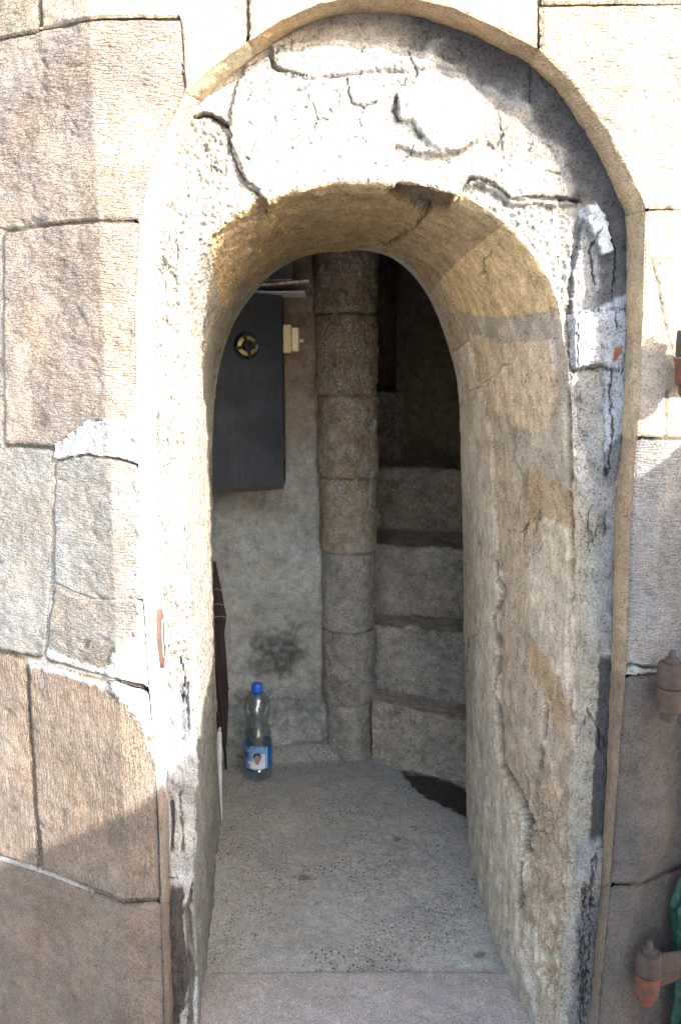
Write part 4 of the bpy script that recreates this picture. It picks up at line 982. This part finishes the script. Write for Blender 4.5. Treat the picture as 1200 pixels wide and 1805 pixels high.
P2_ = []
for i in range(len(prof)-1):
    for k in range(5): t = k/5; P2_.append((prof[i][0]*(1-t)+prof[i+1][0]*t, prof[i][1]*(1-t)+prof[i+1][1]*t))
P2_.append(prof[-1]); b.lathe(P2_, tip, 72, rotU, pleat); cano = b.build('canopy', M['umb'], UM, True)
b = BM(); b.tube([Vector(tip), Vector(tip)+ax.normalized()*uz(1330)], 0.0045, 12); b.build('ferrule', M['black'], UM, True)
b = BM(); b.tube([Vector(tip)+ax.normalized()*uz(990), Vector(tip)+ax.normalized()*uz(900)], 0.006, 12); b.build('shaft', M['black'], UM, True)
for pyk, rr in ((1088, 0.0335), (1066, 0.029), (1040, 0.0245)):
    pts = []
    for k in range(49):
        a = 2*math.pi*k/48; z = uz(pyk)+0.006*math.sin(3*a); r_ = rr*pleat(a, z)*1.01; pts.append(Vector(tip)+rotU @ Vector((r_*math.cos(a), r_*math.sin(a), z)))
    b = BM(); b.tube(pts, 0.0009, 5); b.build('hem_piping', M['pipe'], UM, True)
b = BM(); z = uz(1225); pts = [Vector(tip)+rotU @ Vector((0.0275*math.cos(2*math.pi*k/30), 0.0275*math.sin(2*math.pi*k/30), z)) for k in range(31)]; b.tube(pts, 0.002, 6); b.build('strap', M['umb'], UM, True)

# white board on edge just inside
bb_ = unproj(391, 1462, 2.34); WB = thing('white_panel', 'thin white panel standing on edge behind the left jamb', 'panel', (bb_[0], 2.40, 0))
t0 = unproj(383, 1292, 2.34); b = BM()
b.box(((bb_[0]-0.006), 2.362, t0[2]/2), (0.006, 0.04, t0[2]), Matrix.Rotation(R(1.0), 3, 'Y'), 0.001); b.build('sheet', M['board'], WB)
b = BM(); b.box(((bb_[0]-0.001), 2.341, t0[2]/2), (0.010, 0.004, t0[2]+0.002), Matrix.Rotation(R(1.0), 3, 'Y'), 0.001); b.build('edge_strip', simple('grey_edge', (0.5, 0.52, 0.54), 0.4), WB)

# ------------------------------------------------------------------ bottle
bp_ = unproj(456, 1374, 2.60); bz = 0.004; bp_ = np.array([bp_[0], 2.60, bz])
BT = thing('water_bottle', 'clear plastic water bottle with blue cap and blue label standing on the floor', 'bottle', tuple(bp_))
def pet(name, tint, a=0.12, water=False):
    m = bpy.data.materials.new(name); m.use_nodes = True; nt = m.node_tree; nt.nodes.clear()
    o = nt.nodes.new('ShaderNodeOutputMaterial'); tr = nt.nodes.new('ShaderNodeBsdfTransparent'); gl = nt.nodes.new('ShaderNodeBsdfGlossy'); mx = nt.nodes.new('ShaderNodeMixShader')
    lw = nt.nodes.new('ShaderNodeLayerWeight'); lw.inputs[0].default_value = 0.35
    tc = N(nt, 'ShaderNodeTexCoord'); n1 = noise_n(nt, tc.outputs['Object'], 25, 2, 0.5)
    bpn = N(nt, 'ShaderNodeBump'); bpn.inputs['Distance'].default_value = 0.002; nt.links.new(n1, bpn.inputs['Height']); nt.links.new(bpn.outputs[0], gl.inputs['Normal'])
    tr.inputs[0].default_value = (*tint, 1); gl.inputs['Roughness'].default_value = 0.06
    f = math_n(nt, 'ADD', math_n(nt, 'MULTIPLY', lw.outputs['Facing'], 0.55), a)
    nt.links.new(f, mx.inputs[0]); nt.links.new(tr.outputs[0], mx.inputs[1]); nt.links.new(gl.outputs[0], mx.inputs[2]); nt.links.new(mx.outputs[0], o.inputs[0])
    return m
BH = unproj(456, 1205, 2.60)[2] - bz; k_ = BH/0.33
prof = [(0.020, 0.004), (0.030, 0.000), (0.040, 0.006), (0.0445, 0.020), (0.0450, 0.040), (0.0425, 0.047), (0.0425, 0.050), (0.0445, 0.055), (0.0445, 0.120), (0.0440, 0.140), (0.0430, 0.160), (0.0375, 0.185), (0.0350, 0.200), (0.0370, 0.214), (0.0420, 0.230), (0.0438, 0.248),
        (0.0420, 0.266), (0.0360, 0.283), (0.0260, 0.297), (0.0160, 0.306), (0.0140, 0.310), (0.0140, 0.318)]
PW = []
for i in range(len(prof)-1):
    for k in range(4):
        t = k/4; t2 = t; PW.append(((prof[i][0]*(1-t2)+prof[i+1][0]*t2)*k_, (prof[i][1]*(1-t)+prof[i+1][1]*t)*k_))
PW.append((prof[-1][0]*k_, prof[-1][1]*k_))
def petal(a, z): return 1 + (0.10*max(0, 1-z/0.022)*math.cos(5*a+0.5))
b = BM(); b.lathe(PW, bp_, 60, None, petal); b.build('bottle_body', pet('clear_pet', (0.93, 0.985, 1.0), 0.18), BT, True)
b = BM(); b.lathe([(r_*0.93, z_) for (r_, z_) in PW if 0.002 < z_ < 0.046*k_], bp_+np.array([0, 0, 0.001]), 48, None, petal); b.build('water', pet('water_tint', (0.70, 0.90, 1.0), 0.12), BT, True)
b = BM(); b.lathe([(0.0175*k_, 0.304*k_), (0.0185*k_, 0.306*k_), (0.0185*k_, 0.325*k_), (0.017*k_, 0.330*k_)], bp_, 36, None, lambda a, z: 1+0.02*math.sin(18*a)); b.build('bottle_cap', M['cap'], BT, True)
b = BM(); b.lathe([(0.016*k_, 0.297*k_), (0.0178*k_, 0.298*k_), (0.0178*k_, 0.3015*k_), (0.016*k_, 0.3025*k_)], bp_, 30); b.build('neck_ring', M['cap'], BT, True)
# label: wraps about two thirds of the way round, printed by vertex colour
nl, ml = 110, 240
v, u = np.meshgrid(np.linspace(0, 1, nl), np.linspace(0, 1, ml), indexing='ij')
a = R(-90) + (u-0.45)*R(300); zz = (0.050 + v*0.078)*k_ + 0
zz = np.where(v > 0.93, zz + 0.004*np.sin(a*3), zz)
rl = 0.0452*k_; P = np.stack([bp_[0]+rl*np.cos(a), bp_[1]+rl*np.sin(a), bp_[2]+zz], -1)
lx = (a-R(-90))/R(90); ly = v                      # lx: -1..1 across the front
c = np.zeros(P.shape) + np.array((0.16, 0.30, 0.52)); nzv = fbm(P, 70, 3, 2)
def lab(k, cc): 
    global c
    c = c*(1-k[..., None]) + np.array(cc)*k[..., None]
lab(sstep(0.0, 0.3, nzv)*(ly > 0.55), (0.05, 0.14, 0.30)); lab(1.0*((lx > 0.42)), (0.01, 0.10, 0.36)); lab(1.0*((lx > 0.45) & (lx < 0.52)), (0.3, 0.5, 0.7))
lab(1.0*((lx > -0.22) & (lx < 0.40) & (ly < 0.70-0.1*np.abs(lx)) & (ly > 0.04)), (0.48, 0.56, 0.68))
lab(1.0*(np.hypot((lx-0.02)/0.36, (ly-0.10)/0.26) < 1)*(ly > 0.02), (0.60, 0.63, 0.70))
lab(1.0*(np.hypot((lx-0.0)/0.20, (ly-0.56)/0.17) < 1), (0.03, 0.02, 0.03)); lab(1.0*(np.hypot((lx-0.01)/0.155, (ly-0.46)/0.18) < 1), (0.30, 0.20, 0.15))
lab(1.0*(np.hypot((lx-0.01)/0.09, (ly-0.30)/0.08) < 1), (0.28, 0.18, 0.14))
lab(1.0*((np.abs(ly-0.60) < 0.03) & (lx > -0.75) & (lx < -0.40)), (0.03, 0.03, 0.2)); lab(1.0*((np.abs(ly-0.50) < 0.025) & (lx > -0.72) & (lx < -0.36)), (0.03, 0.02, 0.25))
lab(1.0*(np.hypot((lx+0.35)/0.12, (ly-0.28)/0.07) < 1), (0.6, 0.66, 0.75))
lm = newmat('printed_label'); at = N(lm[1], 'ShaderNodeAttribute', attribute_name='Col'); lm[1].links.new(at.outputs['Color'], lm[2].inputs['Base Color']); lm[2].inputs['Roughness'].default_value = 0.3
mesh_np('paper_label', P, gridq(nl, ml), lm[0], BT, c, label='torn blue and white label with a printed portrait')

# ------------------------------------------------------------------ strike slot in the left rebate
kp = unproj(278, 1125, 1.455)
KS = thing('strike_plate', 'narrow brown painted strike slot let into the white left jamb', 'strike plate', (kp[0], kp[1], unproj(278, 1180, 1.455)[2]))
i0, i1 = [int(np.argmin(np.hypot(Lc[:, 0]-x, Lc[:, 1]-y))) for (x, y) in ((258, 1178), (256, 1076))]
i0, i1 = sorted((i0, i1)); idx = np.arange(i0, i1+1)
def ks_surface(hw, lift, name, mat, cut=None, yc=1.462):
    z0, z1 = unproj(278, 1180, 1.455)[2], unproj(278, 1076, 1.455)[2]; zc = (z0+z1)/2; hz = (z1-z0)/2*hw[1]; n = 48
    V = []; F = []
    for k in range(n):
        a = 2*math.pi*k/n; yy = yc + hw[0]*math.cos(a)*(1+0.06*math.sin(5*a)); z = zc+hz*math.sin(a)
        # position across the moulding between lip and rebate corner
        px_l = np.interp(proj(np.array([0, 1.44, z]))[1], Lc[:SEG[0], 1][::-1], Lc[:SEG[0], 0][::-1]); px_a = np.interp(proj(np.array([0, 1.44, z]))[1], Ac[:SEG[0], 1][::-1], Ac[:SEG[0], 0][::-1])
        t = (yy-WF)/(RD-WF); xL = unproj(px_l, proj(np.array([0, 1.44, z]))[1], WF)[0]; xA = unproj(px_a, proj(np.array([0, 1.44, z]))[1], RD)[0]
        x = xL+(xA-xL)*t + 0.005*math.sin(math.pi*t)
        V.append((x+lift, yy, z)); V.append((x-0.01, yy, z))
    F.append(tuple(2*k for k in range(n))); F += [(2*k, 2*k+1, 2*((k+1) % n)+1, 2*((k+1) % n)) for k in range(n)]
    bb = BM(); bb.add(V, F); bb.build(name, mat, KS)
ks_surface((0.0155, 1.0), 0.0065, 'plate', simple('brown_paint', (0.11, 0.06, 0.046), 0.7, 0, 80, bump=0.001))
ks_surface((0.0065, 0.66), 0.0073, 'rim', simple('pale_paint', (0.42, 0.39, 0.36), 0.7))
ks_surface((0.0030, 0.60), 0.0079, 'slot', M['black'])

# ------------------------------------------------------------------ pintle hinges and the open iron leaf
HY = 1.353
def hinge(pxc, z, with_strap, label, rusty):
    X = pxc
    t = thing('pintle_hinge', label, 'hinge', (X, HY, z), 'pintle hinges on the right jamb')
    rr = 0.0215
    b = BM(); b.lathe([(rr*0.93, 0.001), (rr, 0.004), (rr*1.02, 0.021), (rr, 0.039), (rr*0.94, 0.042)], (X, HY, z), 40); up = b.build('upper_barrel', M['iron'], t, True)
    b = BM(); b.lathe([(rr*0.75, -0.044), (rr*0.92, -0.041), (rr*0.97, -0.022), (rr*0.98, -0.004), (rr*0.92, -0.001)], (X, HY, z), 40); b.build('lower_barrel', M['rust'] if rusty else M['iron'], t, True)
    b = BM(); b.lathe([(0.010, -0.060), (0.0135, -0.057), (0.014, -0.044)], (X, HY, z), 24); b.build('pintle_foot', M['rust'] if rusty else M['iron'], t, True)
    b = BM(); b.lathe([(0.012, 0.042), (0.0125, 0.046), (0.0115, 0.050), (0.006, 0.051), (0.0055, 0.060), (0.004, 0.064)], (X, HY, z), 24); b.build('pin', M['iron'], t, True)
    b = BM(); b.box((X+0.045, HY+0.030, z-0.022), (0.09, 0.022, 0.030), Matrix.Rotation(R(25), 3, 'Z'), 0.002); b.build('wall_bracket', M['iron'], t)
    b = BM(); b.box((X+0.093, HY+0.012, z+0.021), (0.17, 0.007, 0.036), Matrix.Rotation(R(10), 3, 'Z'), 0.001); b.build('strap', M['iron'], t)
    return t
def zat(px, py): return unproj(px, py, HY-0.02)[2]
HXc = unproj(1181, 1210, HY)[0]
hinge(unproj(1215, 640, HY)[0], zat(1215, 630), True, 'highest rusty pintle hinge, half cut off by the right frame edge', True)
hinge(HXc, zat(1181, 1219), True, 'middle pintle hinge, brown iron, beside the crumbly mortar seam', False)
hinge(unproj(1141, 1725, HY)[0], zat(1141, 1731), True, 'lowest pintle hinge with orange rust and a strap running right', True)
LF = thing('iron_door_leaf', 'open iron door leaf folded back against the tower wall', 'door', (0.80, 1.45, 0))
b = BM(); b.box((0.72+0.40, 1.385+0.155, 0.85), (0.86, 0.008, 1.9), Matrix.Rotation(R(21), 3, 'Z'), 0.001); b.build('leaf_plate', M['doorpaint'], LF)
# green tarpaulin bundle hanging behind the strap
n, m = 150, 160
u, v = np.meshgrid(np.linspace(0, 1, n), np.linspace(0, 2*math.pi, m), indexing='ij')
ztp, zbt = unproj(1195, 1535, 1.40)[2], unproj(1195, 1990, 1.40)[2]
cx_ = unproj(1240, 1600, 1.39)[0]; w_ = np.interp(u, [0, 0.04, 0.15, 0.3, 0.45, 0.7, 1.0], [0.010, 0.030, 0.042, 0.036, 0.030, 0.034, 0.028])
P = np.stack([cx_+0.012*u+w_*np.cos(v)*1.15, 1.405+0.7*w_*np.sin(v), ztp+(zbt-ztp)*u], -1)
fold = 0.0045*np.sin(7*v+9*u) + 0.009*ridged(P, 1, 3, 2, (38, 38, 12))*0.4 + 0.003*fbm(P, 60, 3, 4)
P = P + np.stack([np.cos(v), np.sin(v), 0*v], -1)*fold[..., None]
gt = mesh_np('tarpaulin_bundle', P, gridq(n, m), M['green'], None); tag(gt, 'crumpled green tarpaulin bundle hanging at the lower right behind the lowest hinge', 'tarpaulin')

# loose grit and crumbs of plaster gathered along the foot of the walls
rg_ = random.Random(11); V = []; F = []
def crumb(x, y, z, r):
    b0 = len(V); q = [(1, 0, 0), (-1, 0, 0), (0, 1, 0), (0, -1, 0), (0, 0, 1), (0, 0, -1)]
    for d in q: k = r*rg_.uniform(0.6, 1.2); V.append((x+d[0]*k, y+d[1]*k, z+d[2]*k*0.7+r*0.4))
    for f in ((0, 2, 4), (2, 1, 4), (1, 3, 4), (3, 0, 4), (2, 0, 5), (1, 2, 5), (3, 1, 5), (0, 3, 5)): F.append(tuple(i+b0 for i in f))
for k in range(900):
    y = rg_.uniform(1.5, 2.66); sd = rg_.random()
    xl_ = -0.245-(y-1.55)*0.115; xr_ = 0.40 if y < 1.8 else 0.365
    off = abs(rg_.gauss(0, 0.035))
    x = xl_+off if sd < 0.4 else xr_-off if sd < 0.85 else rg_.uniform(xl_, xr_)
    if y > 2.28 and x > 0.12: continue
    crumb(x, y, 0.003, rg_.choice((0.0012, 0.0016, 0.0022, 0.003 if off < 0.03 else 0.0015)))
for k in range(300): crumb(rg_.uniform(-0.38, 0.10), 2.70-abs(rg_.gauss(0, 0.02)), 0.003, rg_.uniform(0.001, 0.003))
b = BM(); b.v = V; b.f = F; o = b.build('grit', simple('plaster_crumbs', (0.42, 0.39, 0.34), 0.95, 0, 200, var=0.5)); o['kind'] = 'stuff'
